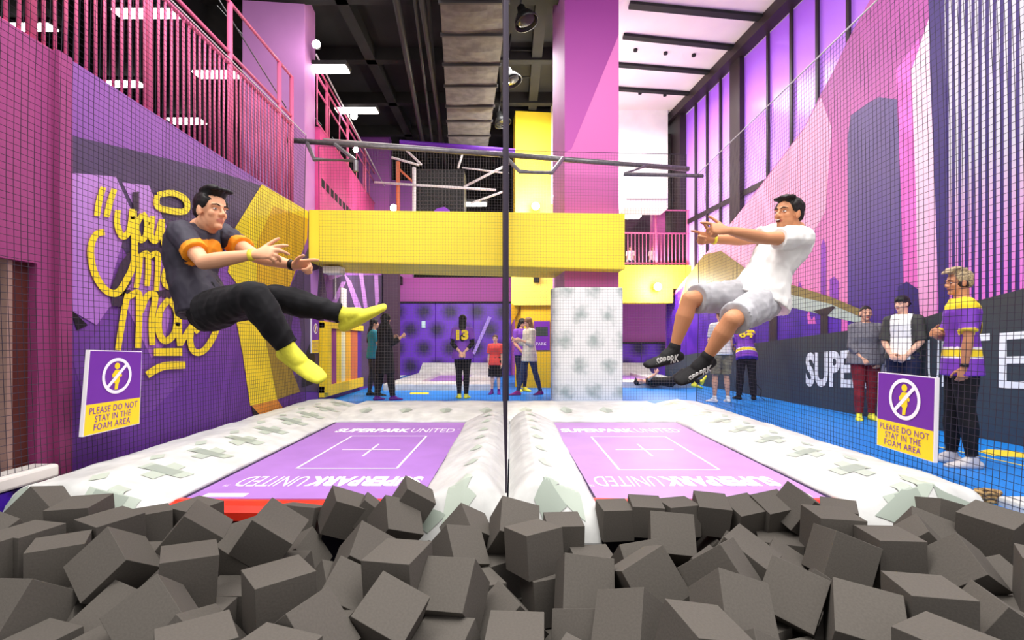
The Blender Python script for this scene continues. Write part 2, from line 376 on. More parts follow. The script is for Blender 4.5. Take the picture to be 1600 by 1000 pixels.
# ------------------------------------------------------------------ right wall with its mural
def RY(x): return 5.83/((x-800)/800+.066)
NR = Vector((-1, -.066, 0)).normalized()
def WR(x, y, lay=0):
    D = RY(x); return Vector(((x-800)*D/800, D, 1.1+(536-y)*D/800))+NR*lay*.003
def WRz(Y, z, lay=0): return Vector((5.83-.066*Y, Y, z))+NR*lay*.003
rm = [gradmat('mural_pink', (228, 134, 188), (168, 88, 152), 1.8, 5.4, streak=.3, noise_scale=1),
      gradmat('mural_tower', (70, 34, 138), (104, 90, 132), 1.0, 3.6, streak=.5),
      gradmat('mural_pale_pink', (226, 140, 200), (228, 196, 212), 1.0, 3.8, streak=.8),
      gradmat('mural_dark_violet', (44, 26, 108), (70, 58, 108), .8, 4.5),
      gradmat('mural_stripe', (216, 112, 200), (190, 186, 196), 1.8, 3.3),
      mat('mural_olive_band', (140, 122, 72), .5, noise_amt=.1, noise_scale=1),
      mat('mural_grey_green', (176, 190, 180), .5),
      mat('mural_deep_purple', (88, 40, 172), .5, noise_amt=.35, noise_scale=2, rgb2=(60, 26, 140)),
      gradmat('mural_dark_panel', (52, 66, 80), (62, 64, 66), .1, 1.6, streak=.3),
      mat('mural_text_white', (236, 238, 242), .5),
      mat('mural_post', (48, 36, 48), .5),
      mat('mural_magenta', (236, 110, 200), .5, noise_amt=.1, noise_scale=3),
      mat('mural_mid_violet', (150, 70, 190), .55, noise_amt=.1, noise_scale=2),
      gradmat('mural_light_pink', (238, 184, 208), (232, 164, 196), 1.5, 3.5, streak=.4)]
mb = MB()
def toY(p): return WR(*p)
top = [(1040, 474), (1101, 398), (1145, 345), (1188, 290), (1209, 262), (1256, 200), (1281, 150), (1300, 115), (1325, 62), (1337, 40), (1359, 0), (1385, -80)]
out = [WR(*p) for p in top]
ztop = 7.6
out += [WRz(6.6, ztop), WRz(2.3, ztop), WRz(2.3, 0), WRz(RY(1040), 0)]
mb.prism(out, -NR*.18, 0)
def pr(pts, mi, lay): mb.poly([WR(x, y, lay) for x, y in pts], mi)
pr([(1102, 398), (1188, 292), (1256, 202), (1283, 152), (1300, 200), (1290, 330), (1240, 420), (1170, 420)], 13, 1)
pr([(1400, 110), (1436, 60), (1446, 300), (1452, 520), (1412, 520), (1408, 300)], 11, 1)
pr([(1325, 525), (1325, 215), (1330, 180), (1358, 160), (1374, 152), (1402, 155), (1408, 300), (1414, 525)], 1, 2)
pr([(1425, 110), (1452, 30), (1462, 300), (1472, 525), (1436, 525), (1432, 300)], 2, 3)
pr([(1452, -60), (1476, -60), (1480, 200), (1486, 540), (1470, 540), (1462, 300), (1454, 100)], 3, 4)
mb.poly([WRz(6.62, 1.2, 2), WRz(6.62, 7.4, 2), WRz(2.4, 7.4, 2), WRz(2.4, 1.2, 2)], 3)
y = 6.5
while y > 2.45:
    mb.poly([WRz(y, 1.45, 3), WRz(y, 7.38, 3), WRz(y-.042, 7.38, 3), WRz(y-.042, 1.45, 3)], 4); y -= .083
# far low towers in violet
pr([(1283, 480), (1283, 385), (1287, 372), (1291, 385), (1291, 480)], 12, 2)
pr([(1297, 490), (1297, 436), (1304, 432), (1311, 440), (1311, 490)], 12, 2)
pr([(1404, 520), (1404, 448), (1418, 440), (1436, 452), (1440, 520)], 3, 4)
pr([(1240, 470), (1250, 440), (1262, 470)], 12, 2)
# purple band of windows under the slanting roof line
pr([(1041, 476), (1075, 440), (1230, 470), (1345, 500), (1440, 520), (1440, 545), (1331, 545), (1185, 560), (1041, 570)], 7, 5)
pr([(1340, 500), (1352, 500), (1352, 540), (1340, 540)], 11, 6)
pr([(1262, 492), (1266, 486), (1269, 500), (1274, 494), (1277, 506), (1264, 506)], 11, 6)
pr([(1316, 496), (1326, 498), (1326, 525), (1316, 525)], 11, 6)
# olive roof edge and pale band
pr([(1075, 432), (1101, 398), (1128, 392), (1169, 421), (1236, 444), (1300, 464), (1356, 487), (1352, 497), (1300, 476), (1236, 462), (1190, 470), (1130, 470), (1062, 474)], 5, 7)
pr([(1190, 462), (1236, 460), (1300, 475), (1350, 497), (1345, 505), (1300, 495), (1220, 476), (1120, 462)], 6, 8)
pr([(1080, 445), (1064, 472), (1074, 474), (1092, 446)], 5, 8)
pr([(1204, 478), (1216, 478), (1216, 536), (1204, 536)], 10, 9)
pr([(1284, 490), (1296, 490), (1296, 526), (1284, 526)], 10, 9)
pr([(1272, 486), (1304, 478), (1308, 480), (1296, 492), (1284, 492)], 10, 9)
# dark lower panel
pan = [(1041, 560), (1185, 536), (1331, 516), (1444, 497), (1534, 469), (1600, 452), (1700, 425)]
mb.poly([WR(x, y, 10) for x, y in pan]+[WRz(2.6, 2.0, 10), WRz(2.6, .0, 10), WRz(RY(1041), 0, 10)], 8)
def rt(body, Ya, Yb, za, zb, h, bold):
    o = WRz(Ya, za, 12); e = WRz(Yb, zb, 12); put_text(mb, body, o, e-o, Vector((0, 0, h)), 9, bold)
rt('SUPER', 9.06, 7.62, .33, .42, .60, .035)
rt('PARK', 7.56, 6.68, .44, .53, .60, .035)
rt('UNI', 6.60, 6.16, .53, .57, .61, 0)
rt('T', 6.14, 5.80, .58, .60, .61, .0); rt('E', 5.70, 5.36, .60, .62, .61, 0); rt('D', 5.26, 4.92, .62, .64, .61, 0)
wr = struct(mb.build('wall_right', rm))
wr['label'] = 'right wall printed with pink sky, violet towers and a dark lettered panel'

# ------------------------------------------------------------------ back wall, far right
mb = MB(); mb.box(-5.2, 5.9, 17.6, 17.8, 0, 3.35)
struct(mb.build('wall_back', gradmat('back_magenta', (184, 96, 182), (170, 80, 160), 2, 3.4, streak=.4)))

# ------------------------------------------------------------------ window wall (right, above the mural)
WX0 = 7.0; 
def WW(Y, z, d=0): return Vector((WX0-.1175*Y+d, Y, z))
wn = Vector((1, .1175, 0)).normalized(); wt = Vector((-.1175, 1, 0)).normalized()
def wY(x): return WX0/((x-800)/800+.1175)
M_frame = mat('window_frame_metal', (54, 44, 46), .45, metal=.2)
def pane_mat(i, rgb, s):
    m = mat('violet_film_%d' % i, rgb, .2, emis=s, noise_amt=.0, spec=.5); return m
zt = 7.95; zm = [None]
pm = gradmat('violet_window_film', (208, 160, 240), (160, 96, 222), 2.6, 6.2, rough=.2, streak=.5, noise_scale=.8)
nt = pm.node_tree; b = nt.nodes['Principled BSDF']; src = b.inputs['Base Color'].links[0].from_socket
nt.links.new(src, b.inputs['Emission Color']); b.inputs['Emission Strength'].default_value = .34
edges = [1066, 1089, 1107, 1128, 1147, 1160, 1203, 1240, 1281, 1330, 1385, 1450, 1530]
zmid = 1.1+(536-273)*wY(1078)/800   # transom height
nwin = 0
for i in range(len(edges)-1):
    if edges[i] == 1147 and edges[i+1] == 1160: continue
    Ya = wY(edges[i]); Yb = wY(edges[i+1]); nwin += 1
    root = bpy.data.objects.new('window_%d' % nwin, None); COL.objects.link(root); root.location = WW(Yb, 1.5); root['_o'] = list(WW(Yb, 1.5)); struct(root)
    mb = MB(); mb.prism([WW(Ya, 1.5, .02), WW(Yb, 1.5, .02), WW(Yb, zt, .02), WW(Ya, zt, .02)], wn*.02); mb.build('pane', pm, root)
    mb = MB(); mb.prism([WW(Yb, 1.5), WW(Yb+.07, 1.5), WW(Yb+.07, zt), WW(Yb, zt)], -wn*.045); mb.build('mullion', M_frame, root)
    mb = MB(); mb.prism([WW(Ya, 4.62), WW(Yb, 4.62), WW(Yb, 4.75), WW(Ya, 4.75)], -wn*.04); mb.build('transom', M_frame, root)
mb = MB(); mb.prism([WW(wY(1147), 1.0), WW(wY(1163), 1.0), WW(wY(1163), zt), WW(wY(1147), zt)], -wn*.12)
mb.prism([WW(16.4, zt), WW(5, zt), WW(5, zt+.45), WW(16.4, zt+.45)], -wn*.30)
mb.prism([WW(16.2, 1.0), WW(15.3, 1.0), WW(15.3, zt), WW(16.2, zt)], -wn*.2)
struct(mb.build('trim_1', M_frame))
# white ceiling with dark slots beside the windows
mb = MB(); mb.prism([(1.5, 7.8, 8.2), (6.9, 7.8, 8.2), (5.3, 16.2, 8.2), (1.2, 16.2, 8.2)], (0, 0, .15))
struct(mb.build('ceiling', mat('ceiling_white', (246, 236, 228), .7, noise_amt=.03, noise_scale=1)))
for k, (x0, y0, x1, y1, wdt) in enumerate([(985, 4, 1200, 25, .19), (975, 54, 1166, 74, .16), (960, 99, 1128, 113, .15), (960, 137, 1094, 146, .15)]):
    D0 = 7.05*800/(536-y0); D1 = 7.05*800/(536-y1); a = P(x0, y0, D0); c = P(x1, y1, D1); a.z = c.z = 8.19
    mb = MB(); mb.prism([a, c, c+Vector((0, wdt, 0)), a+Vector((0, wdt, 0))], (0, 0, -.06))
    tag(mb.build('ceiling_slot', mat('slot_black', (30, 30, 28), .6)), ['dark slot across the white ceiling, nearest the camera', 'second dark slot across the white ceiling from the camera', 'third dark slot across the white ceiling, behind two ceiling dots', 'farthest dark slot across the white ceiling near the white wall'][k], 'ceiling slot', 'dark slots in the white ceiling')
for k, (x, y) in enumerate([(993, 80), (1040, 85), (1084, 88), (1000, 147), (1039, 150)]):
    D = 7.05*800/(536-y); mb = MB(); c = P(x, y, D); mb.tube([(c.x, c.y, 8.2), (c.x, c.y, 8.15)], .05, 10)
    tag(mb.build('sprinkler', M_dark), 'small dark round fitting on the white ceiling, ' + ['left of a row of three', 'middle of a row of three', 'right of a row of three', 'left of the farther pair', 'right of the farther pair'][k], 'ceiling fitting', 'round fittings on the white ceiling')
# white wall at the end of that ceiling, recess beside it
mb = MB(); mb.box(1.9, 4.75, 15.6, 15.8, 5.2, 8.2); 
mb.box(1.15, 1.3, 11.3, 15.6, 5.2, 8.2)
struct(mb.build('wall_white', M_white))
mb = MB(); mb.box(4.75, 5.4, 15.9, 16.3, 3.0, 7.6); struct(mb.build('wall_recess', mat('recess_dark', (74, 62, 60), .7, noise_amt=.4, noise_scale=6)))
mb = MB(); mb.box(4.35, 4.75, 15.85, 16.1, 3.38, 5.9); struct(mb.build('wall_recess_pink', M_pink))
mb = MB(); mb.box(1.9, 4.7, 15.56, 17.5, 3.2, 3.37); mb.box(1.9, 5.9, 17.85, 22, 3.2, 3.37); struct(mb.build('floor_balcony', M_white))
mb = MB(); mb.box(1.2, 7.4, 22, 22.2, 3.0, 8.2)
struct(mb.build('wall_balcony', mat('balcony_back', (140, 90, 120), .7, noise_amt=.5, noise_scale=.6)))
# ------------------------------------------------------------------ yellow beam and pillars
mb = MB()
A = Vector((-3.54, 8.9, 0)); B = Vector((2.06, 9.33, 0)); dd = Vector((-.1, 1.42, 0))
mb.prism([A+Vector((0, 0, 2.52)), B+Vector((0, 0, 2.44)), B+Vector((0, 0, 3.46)), A+Vector((0, 0, 3.42))], dd)
tag(mb.build('beam', M_yellow, bevel=.015), 'long yellow bulkhead beam spanning the hall behind the net', 'beam')
def rbox(x0, y0, wd, dp, z0, z1, ang=-.1):
    ux = Vector((math.cos(ang), -math.sin(ang)*-1*-1, 0)); ux = Vector((math.cos(.1), math.sin(.1), 0)); uy = Vector((-math.sin(.1), math.cos(.1), 0))
    o = Vector((x0, y0, z0)); m = MB(); m.prism([o, o+ux*wd, o+ux*wd+uy*dp, o+uy*dp], (0, 0, z1-z0)); return m
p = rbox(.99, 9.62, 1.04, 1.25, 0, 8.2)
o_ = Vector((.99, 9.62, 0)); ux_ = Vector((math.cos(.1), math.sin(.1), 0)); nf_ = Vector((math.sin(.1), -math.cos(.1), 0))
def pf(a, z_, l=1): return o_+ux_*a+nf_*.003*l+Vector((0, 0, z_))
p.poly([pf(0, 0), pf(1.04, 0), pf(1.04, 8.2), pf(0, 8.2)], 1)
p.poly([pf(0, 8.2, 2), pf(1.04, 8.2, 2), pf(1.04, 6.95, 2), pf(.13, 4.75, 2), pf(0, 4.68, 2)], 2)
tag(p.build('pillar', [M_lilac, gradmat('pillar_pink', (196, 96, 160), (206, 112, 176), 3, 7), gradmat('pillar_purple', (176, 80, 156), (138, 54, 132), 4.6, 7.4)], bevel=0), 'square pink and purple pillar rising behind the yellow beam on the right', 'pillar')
p = rbox(-5.35, 10.15, 1.2, .75, 3.36, 8.2)
tag(p.build('pillar', M_lilac, bevel=.01), 'broad lilac pillar on the upper floor behind the pink railing', 'pillar')
p = rbox(-5.1, 17.0, 1.0, .6, 2.9, 8.1); tag(p.build('pillar', gradmat('far_violet', (190, 110, 190), (120, 62, 140), 4, 8)), 'far violet pillar behind the hot pink parapet', 'pillar')
p = rbox(-4.45, 18.2, .9, .6, 2.9, 6.9); tag(p.build('pillar', gradmat('far_violet2', (190, 110, 190), (130, 72, 150), 4, 7)), 'farthest violet pillar, partly behind the other violet one', 'pillar')
p = rbox(-3.5, 13.9, .4, .5, 0, 3.3); tag(p.build('pillar', mat('brown_pillar', (66, 44, 62), .7)), 'dark brown pillar at the end of the left mural under the beam', 'pillar')
p = rbox(.10, 15.0, 1.12, .6, 3.0, 7.9); yp = p.build('pillar', M_yellow); tag(yp, 'yellow pillar lit by a lamp above the beam beside the pink one', 'pillar')
# white padding wrapped round the right pillar
M_vinyl = mat('white_vinyl', (222, 222, 218), .45, noise_amt=.10, noise_scale=5, bump=.2, spec=.4)
M_print = mat('vinyl_print_green', (184, 194, 180), .4)
M_print2 = mat('vinyl_print_grey', (158, 168, 156), .4)
M_pad_spots = dotmat('white_vinyl_spots', (240, 240, 236), (172, 184, 178), .52, .46, .02, .19, .28)
def ext(m, name, mt, label, cat, **k): return tag(m.build(name, mt, **k), label, cat)
mb = MB(); x0, x1, y0 = .72, 1.99, 9.18
prof = []
for (cx, cy, a0, a1) in ((x0+.2, y0+.2, 180, 270), (x1-.03, y0+.03, 270, 360)):
    r = .2 if cx < 1.5 else .03
    for k in range(7): an = math.radians(a0+(a1-a0)*k/6); prof.append((cx+r*math.cos(an), cy+r*math.sin(an)))
prof += [(x1, y0+.42), (x0, y0+.42)]
mb.prism([(a, b, 0) for a, b in prof], (0, 0, 2.10))
ext(mb, 'pillar_padding', M_pad_spots, 'tall white padding with grey blotches wrapped round the pillar foot', 'wall pad', bevel=.02)

# ------------------------------------------------------------------ trampolines
M_mat = mat('lilac_jump_mat', (172, 122, 202), .5, noise_amt=.05, noise_scale=2.5)
M_mat2 = mat('lilac_jump_mat_pale', (190, 144, 208), .5, noise_amt=.05, noise_scale=2.5)
M_red = mat('red_vinyl', (236, 52, 34), .32, noise_amt=.05, noise_scale=6)
M_ink = mat('mat_print_white', (246, 236, 250), .5)
M_padbase = mat('trampoline_steel', (40, 36, 42), .5)
def trampoline(xa, xb, xa2, xb2, m, label, sq):
    t = thing('trampoline', label, 'trampoline', ((xa+xb)/2, 5.2, 0))
    mb = MB(); mb.prism([(xa, 3.62, -.03), (xb, 3.62, -.03), (xb2, 7.08, -.03), (xa2, 7.08, -.03)], (0, 0, .03)); mb.build('jump_mat', m, t)
    mb = MB(); n = 12
    prof = [(3.63, .004), (3.56, .012), (3.49, 0.0), (3.45, -.035), (3.45, -.09), (3.50, -.12), (3.63, -.12)]
    for i in range(n):
        u0 = xa+(xb-xa)*i/n; u1 = xa+(xb-xa)*(i+1)/n
        for j in range(len(prof)-1):
            s0 = -.012*math.sin(PI*i/n); s1 = -.012*math.sin(PI*(i+1)/n)
            mb.add([(u0, prof[j][0], prof[j][1]+s0), (u1, prof[j][0], prof[j][1]+s1), (u1, prof[j+1][0], prof[j+1][1]+s1), (u0, prof[j+1][0], prof[j+1][1]+s0)], [(0, 1, 2, 3)])
    mb.build('red_edge', M_red, t)
    c = (xa+xb+xa2+xb2)/4; z = .002
    mb = MB()
    lw = .022
    def seg(a, b, w2=lw):
        a = Vector((a[0], a[1], z)); b = Vector((b[0], b[1], z)); d = (b-a).normalized(); nn = Vector((-d.y, d.x, 0))*w2*.5
        mb.add([a-nn, b-nn, b+nn, a+nn], [(0, 1, 2, 3)])
    s0, s1, ya, yb = sq
    for a, b in (((s0-.01, ya), (s1+.01, ya)), ((s1, ya), (s1, yb)), ((s1+.01, yb), (s0-.01, yb)), ((s0, yb), (s0, ya))): seg(a, b)
    cx = (s0+s1)/2; cy = 5.27; seg((cx-.30, cy), (cx+.30, cy)); seg((cx, cy-.30), (cx, cy+.30))
    # printed names: far one reads from the camera, near one from the other side
    wd = 1.5; x0 = cx-wd/2
    put_text(mb, 'SUPERPARK', (x0, 6.30, z), (.92, 0, 0), (.0, .28, 0), 0, .05); put_text(mb, 'UNITED', (x0+.94, 6.30, z), (.54, 0, 0), (0, .28, 0), 0, 0)
    put_text(mb, 'TM', (x0+1.50, 6.50, z), (.04, 0, 0), (0, .06, 0), 0, 0)
    x1 = cx+wd/2-.02
    put_text(mb, 'SUPERPARK', (x1, 4.22, z), (-.90, 0, 0), (0, -.29, 0), 0, .05, n=(0, 0, 1)); put_text(mb, 'UNITED', (x1-.92, 4.22, z), (-.52, 0, 0), (0, -.29, 0), 0, 0, n=(0, 0, 1))
    put_text(mb, 'TM', (x1-1.46, 3.98, z), (-.04, 0, 0), (0, -.06, 0), 0, 0, n=(0, 0, 1))
    mb.build('print', M_ink, t)
    mb = MB()
    for e0, e1 in ((xa+.012, xa2+.012), (xb-.012, xb2-.012)): mb.prism([(e0-.014, 3.62, 0), (e0+.014, 3.62, 0), (e1+.014, 7.08, 0), (e1-.014, 7.08, 0)], (0, 0, .003))
    mb.build('edge_trim', mat('edge_trim_dark', (46, 26, 66), .6), t)
    lx = xa+.12 if xa < 0 else xb-.42
    mb = MB(); mb.box(lx, lx+.30, 3.66, 3.74, 0, .003); mb.build('care_label', M_white, t)
    return t
trampoline(-2.34, -.62, -2.45, -.60, M_mat, 'left trampoline with lilac printed mat and red front edge', (-1.89, -1.01, 4.49, 6.05))
trampoline(.57, 2.27, .53, 2.30, M_mat2, 'right trampoline with pale lilac printed mat, foam cubes hiding its red edge', (.93, 1.80, 4.44, 6.0))

# ------------------------------------------------------------------ white edge pads with printed facets
def pad(label, fn, nu, nv, caps, prints, origin):
    """fn(u, v) -> point on the pad surface; closed down to the bottom"""
    mb = MB(); g = [[Vector(fn(i/nu, j/nv)) for j in range(nv+1)] for i in range(nu+1)]
    vs = [p for r in g for p in r]; fs = []
    for i in range(nu):
        for j in range(nv):
            a = i*(nv+1)+j; fs.append((a, a+1, a+nv+2, a+nv+1))
    mb.add(vs, fs, 0)
    for (i0, flip) in ((0, 0), (nu, 1)):
        r = g[i0]; lo = [Vector((p.x, p.y, -.20 if i0 == 0 else 0)) for p in (r[0], r[-1])]
        mb.poly(r+[lo[1], lo[0]], 0)
    def patch(u, v, du, dv, kind, mi):
        shape = {'d': [(-1, 0), (0, 1), (1, 0), (0, -1)], 's': [(-.8, -.7), (-.7, .8), (.8, .7), (.7, -.8)], 'h': [(-1, -.5), (-.9, .5), (1, .4), (.9, -.6)],
                 't': [(-1, -.8), (.1, 1), (1, -.6)]}[kind]
        n = 6; pts = [(u+a*du, v+b*dv) for a, b in shape]
        # subdivide: fan from centre, each wedge gridded so it hugs the surface
        m = len(pts)
        for k in range(m):
            A = pts[k]; B = pts[(k+1) % m]
            for q in range(n):
                for s in range(n):
                    def pt(f, h):
                        x = A[0]+(B[0]-A[0])*h; yv = A[1]+(B[1]-A[1])*h
                        uu = min(1, max(0, u+(x-u)*f)); vv = min(1, max(0, v+(yv-v)*f))
                        P0 = Vector(fn(uu, vv)); e = .01
                        Pu = Vector(fn(min(1, uu+e), vv))-Vector(fn(max(0, uu-e), vv)); Pv = Vector(fn(uu, min(1, vv+e)))-Vector(fn(uu, max(0, vv-e)))
                        nn = Pu.cross(Pv).normalized(); nn = nn if nn.z > 0 else -nn
                        return P0+nn*(.003+.0015*mi)
                    mb.add([pt(q/n, s/n), pt((q+1)/n, s/n), pt((q+1)/n, (s+1)/n), pt(q/n, (s+1)/n)], [(0, 1, 2, 3)], mi)
    for pz in prints: patch(*pz)
    o = mb.build('safety_pad', [M_vinyl, M_print, M_print2], origin=origin, smooth='keep')
    return tag(o, label, 'safety pad', 'white safety pads round the trampolines')
def front(fn, drop=-.17):
    def g(u, v):
        if u < .07:
            s = u/.07; x, y, z = fn(0, v); e = max(0, s)**.75
            return (x, y-.17*(1-s), drop*(1-e)+z*e if z > -.02 else min(z, drop*(1-e)+z*e))
        return fn((u-.07)/.93, v)
    return g
def wob(x, y, s=.006): return s*noise.noise(Vector((x*2.2, y*2.2, 0)))+.4*s*noise.noise(Vector((x*7, y*7, 3)))
def prof_interp(prof, v):
    n = len(prof)-1; k = min(int(v*n), n-1); f = v*n-k
    return tuple(prof[k][i]*(1-f)+prof[k+1][i]*f for i in range(len(prof[0])))
def left_fn(u, v):
    Y = 3.46+u*5.2; xi = -2.34-.11*(Y-3.6)/3.5 if Y < 7.1 else -2.45
    pr_ = [(0, -.03), (0, .02), (-.25, .085), (-.50, .145), (-.62, .165), (-.75, .15), (-.98, .13), (-1.02, .11), (-1.02, .0)]
    x, z = prof_interp(pr_, v); return (xi+x, Y, z+wob(xi+x, Y, .016))
def right_fn(u, v):
    Y = 3.46+u*5.2; xi = 2.27
    pr_ = [(0, -.03), (0, .02), (.2, .08), (.42, .135), (.52, .15), (.62, .14), (.84, .12), (.88, .10), (.88, .0)]
    x, z = prof_interp(pr_, v); return (xi+x, Y, z+wob(xi+x, Y, .016))
def prints_along(n, v0, side, sc=1):
    out = []
    for k in range(n):
        u = (k+.45)/n
        if u > .97: continue
        out += [(u, v0, .036*sc, .055, 'h', 1), (u+.003, v0, .017*sc, .12, 's', 1), (u+.002, v0+.005, .016*sc, .075, 's', 2), (u+.045, v0+.14, .018*sc, .05, 'd', 1)]
    return out
pad('long white pad between the left wall and the left trampoline', front(left_fn), 80, 32, 0,
    prints_along(9, .30, 0)+[(.035, .30, .03, .14, 't', 1), (.04, .58, .025, .1, 'd', 1), (.04, .78, .03, .1, 't', 2)], (-2.9, 6, 0))
pad('long white pad beside the blue floor, right of the right trampoline', front(right_fn), 80, 32, 0,
    prints_along(9, .36, 0)+[(.035, .34, .033, .14, 'd', 2), (.04, .62, .03, .1, 't', 2), (.07, .5, .03, .1, 't', 1)], (2.7, 6, 0))
def far_fn(u, v):
    X = -2.46+u*(2.28+2.46); pr_ = [(7.09, -.02), (7.09, .02), (7.35, .08), (7.7, .12), (8.2, .13), (8.66, .12), (8.70, .10), (8.70, 0)]
    Y, z = prof_interp(pr_, v); return (X, Y, z+wob(X, Y, .014))
pad('white pad across the far ends of both trampolines', far_fn, 50, 28, 0, [((k+.5)/8, .38, .022, .08, 'd', 1) for k in range(8)]+[((k+.56)/8, .36, .012, .05, 's', 2) for k in range(8)], (0, 7.9, 0))
# centre pads: two halves rising to the divider net with a fold in between
def cfn(side):
    def f(u, v):
        Y = 3.42+u*3.66; k = max(0, 1-(Y-3.42)/2.2); gap = .006
        out_ = .60; pr_ = [(0.0, -.03), (.0, .02), (.28, .10), (.52, .155), (.66, .165), (.80, .13), (.92, .07), (1.0, .01)]
        t, z = prof_interp(pr_, v); X = side*(out_-(out_-gap)*t)
        z += (.05*k*math.exp(-((t-.7)/.25)**2)) + wob(X, Y, .02)+.006*math.sin(Y*22)*math.exp(-((t-.6)/.3)**2)
        z += .004*math.sin(Y*30+t*9)*max(0, t-.6)*2.5
        return (X-.03, Y, z)
    return f
pad('left half of the white centre pad under the divider net', front(cfn(-1)), 90, 30, 0, [((k+.5)/7, .45, .02, .08, 'd', 1) for k in range(7)]+[(.04, .42, .035, .16, 't', 1), (.03, .22, .02, .1, 'd', 2)], (-.3, 5.2, 0))
pad('right half of the white centre pad under the divider net', front(cfn(1)), 90, 30, 0, [((k+.5)/7, .45, .02, .08, 'd', 1) for k in range(7)]+[(.04, .48, .035, .15, 'd', 2), (.055, .32, .03, .12, 't', 1)], (.3, 5.2, 0))
# pad beyond the net at the lower right and a coil of rope
def loftpad(name, label, cat, a, b, wd, h, m):
    mb = MB(); a = Vector(a); b = Vector(b); mb.loft([(a+(b-a)*t, (1, 0, 0), wd*(.9+.1*math.sin(PI*t)), h) for t in (0, .2, .5, .8, 1)], 20); o = mb.build(name, m, smooth=True); tag(o, label, cat)
mb = MB(); mb.box(3.30, 5.55, 3.0, 3.5, -.04, .06); ext(mb, 'padded_ledge', M_vinyl, 'white padded strip at the lower right edge beyond the net', 'ledge', bevel=.025)
mb = MB()
for k in range(7):
    c = Vector((3.30, 3.55, -.10+.028*k)); pts = [c+Vector((.075*math.cos(a*PI/6+k), .05*math.sin(a*PI/6+k), .006*math.sin(3*a))) for a in range(13)]
    mb.tube(pts, .014, 6)
ext(mb, 'rope_coil', mat('tan_rope', (206, 168, 112), .8, noise_amt=.4, noise_scale=60), 'small coil of tan rope beside the right pad corner', 'rope', smooth=True)

# ------------------------------------------------------------------ nets
def net(name, label, O, U, V, cell, r, sagdir, sag=.03, mt=None, edge=.008, nseg=6, border=True):
    O = Vector(O); U = Vector(U); V = Vector(V); sd = Vector(sagdir); lu = U.length; lv = V.length
    nu = max(1, round(lu/cell)); nv = max(1, round(lv/cell))
    def pt(u, v): return O+U*u+V*v+sd*(sag*math.sin(PI*v)*math.sin(PI*u*3+.4)*.6+sag*math.sin(PI*v))
    root = thing(name, label, 'net', O)
    mb = MB()
    for i in range(nu+1): mb.tube([pt(i/nu, k/nseg) for k in range(nseg+1)], r, 3, cap=False)
    ns = max(6, int(lu/ .7))
    for j in range(nv+1): mb.tube([pt(k/ns, j/nv) for k in range(ns+1)], r, 3, cap=False)
    mb.build('mesh', mt or M_net, root)
    mb = MB(); mb.tube([pt(k/ns, 1) for k in range(ns+1)], edge, 6); mb.build('edge_rope', M_rope if border else M_net, root); 
    for e_ in (0, 1):
        mb = MB(); mb.tube([pt(e_, k/nseg) for k in range(nseg+1)], edge*.8, 6); mb.build('side_rope', M_net, root)
    return root
net('safety_net', 'black square net along the left mural, carrying a sign', (-3.44, 2.3, .0), (.02, 6.2, 0), (0, 0, 4.55), .05, .0022, (-1, 0, 0), .05)
net('safety_net', 'black square net along the right pad in front of the onlookers', (3.20, 2.3, .0), (.15, 7.0, 0), (0, 0, 4.15), .05, .0022, (1, 0, 0), .05)
net('safety_net', 'thin grey net across the back in front of the yellow beam', (-3.30, 8.72, .10), (6.4, .38, 0), (0, 0, 4.35), .05, .0015, (0, 1, 0), .04, mat('net_cord_thin', (96, 88, 90), .7), edge=.005, border=False)
net('divider_net', 'black net hanging between the two trampolines, seen edge on', (-.040, 3.42, .10), (-.11, 5.2, 0), (0, 0, 5.3), .06, .0034, (1, 0, 0), .01, border=False, edge=.009)
# steel frame that carries the back net
fr = thing('net_frame', 'grey steel tube frame carrying the nets across the hall', 'frame', (0, 8.8, 0))
a = P(447, 219, 8.75); c = P(790, 242, 8.9); b = P(1076, 264, 9.35)
for q in ([a, c], [c, b]):
    mb = MB(); mb.tube(q, .045, 10); mb.build('crossbar', M_steel, fr, smooth=True)
for pts in ([P(480, 224, 8.7), P(491, 249, 8.2), P(556, 251, 8.2), P(524, 226, 8.72)], [P(788, 243, 8.9), P(812, 268, 8.3), P(862, 270, 8.3), P(880, 247, 8.95)],
            [P(1010, 259, 9.25), P(975, 272, 8.8), P(1098, 275, 9.3)]):
    mb = MB(); mb.tube(pts, .035, 8); mb.build('bracket', M_steel, fr)
mb = MB(); mb.tube([P(556, 251, 8.2), P(556, 268, 8.2)], .04, 8); mb.build('bracket_foot', M_steel, fr)
c0 = P(790, 242, 8.9)
mb = MB(); mb.tube([(c0.x, 8.9, 0.1), (c0.x, 8.9, c0.z+.1)], [.055, .055], 12); mb.build('post', mat('post_black', (62, 58, 60), .5), fr, smooth=True)
# cables strung above
def cable(name, label, pts, r, m, cat='cable'):
    mb = MB(); mb.tube(pts, r, 6); tag(mb.build(name, m, smooth=True), label, cat)
cable('cable', 'white rope rising from the left pillar to the hall centre bar', [P(505, 217, 9.0), P(795, 240, 9.0)], .012, M_rope)
cable('cable', 'thin dark cable dropping from the ceiling to the centre post', [P(785, -40, 8.6), P(790, 242, 8.86)], .014, M_steel)
cable('truss_tube', 'purple tube high behind the net frame', [P(625, 222, 13.5), P(805, 236, 13.5)], .06, mat('purple_tube', (96, 40, 160), .5), 'tube')
cable('truss_tube', 'white tube running low behind the black screen', [P(585, 285, 12.4), P(775, 297, 12.4)], .03, M_rope, 'tube')
cable('truss_tube', 'white slanting tube right of the black screen, upper of two', [P(725, 292, 12.6), P(795, 256, 12.6)], .03, M_rope, 'tube')
cable('truss_tube', 'white slanting tube right of the black screen, lower of two', [P(735, 318, 12.6), P(790, 298, 12.6)], .026, M_rope, 'tube')
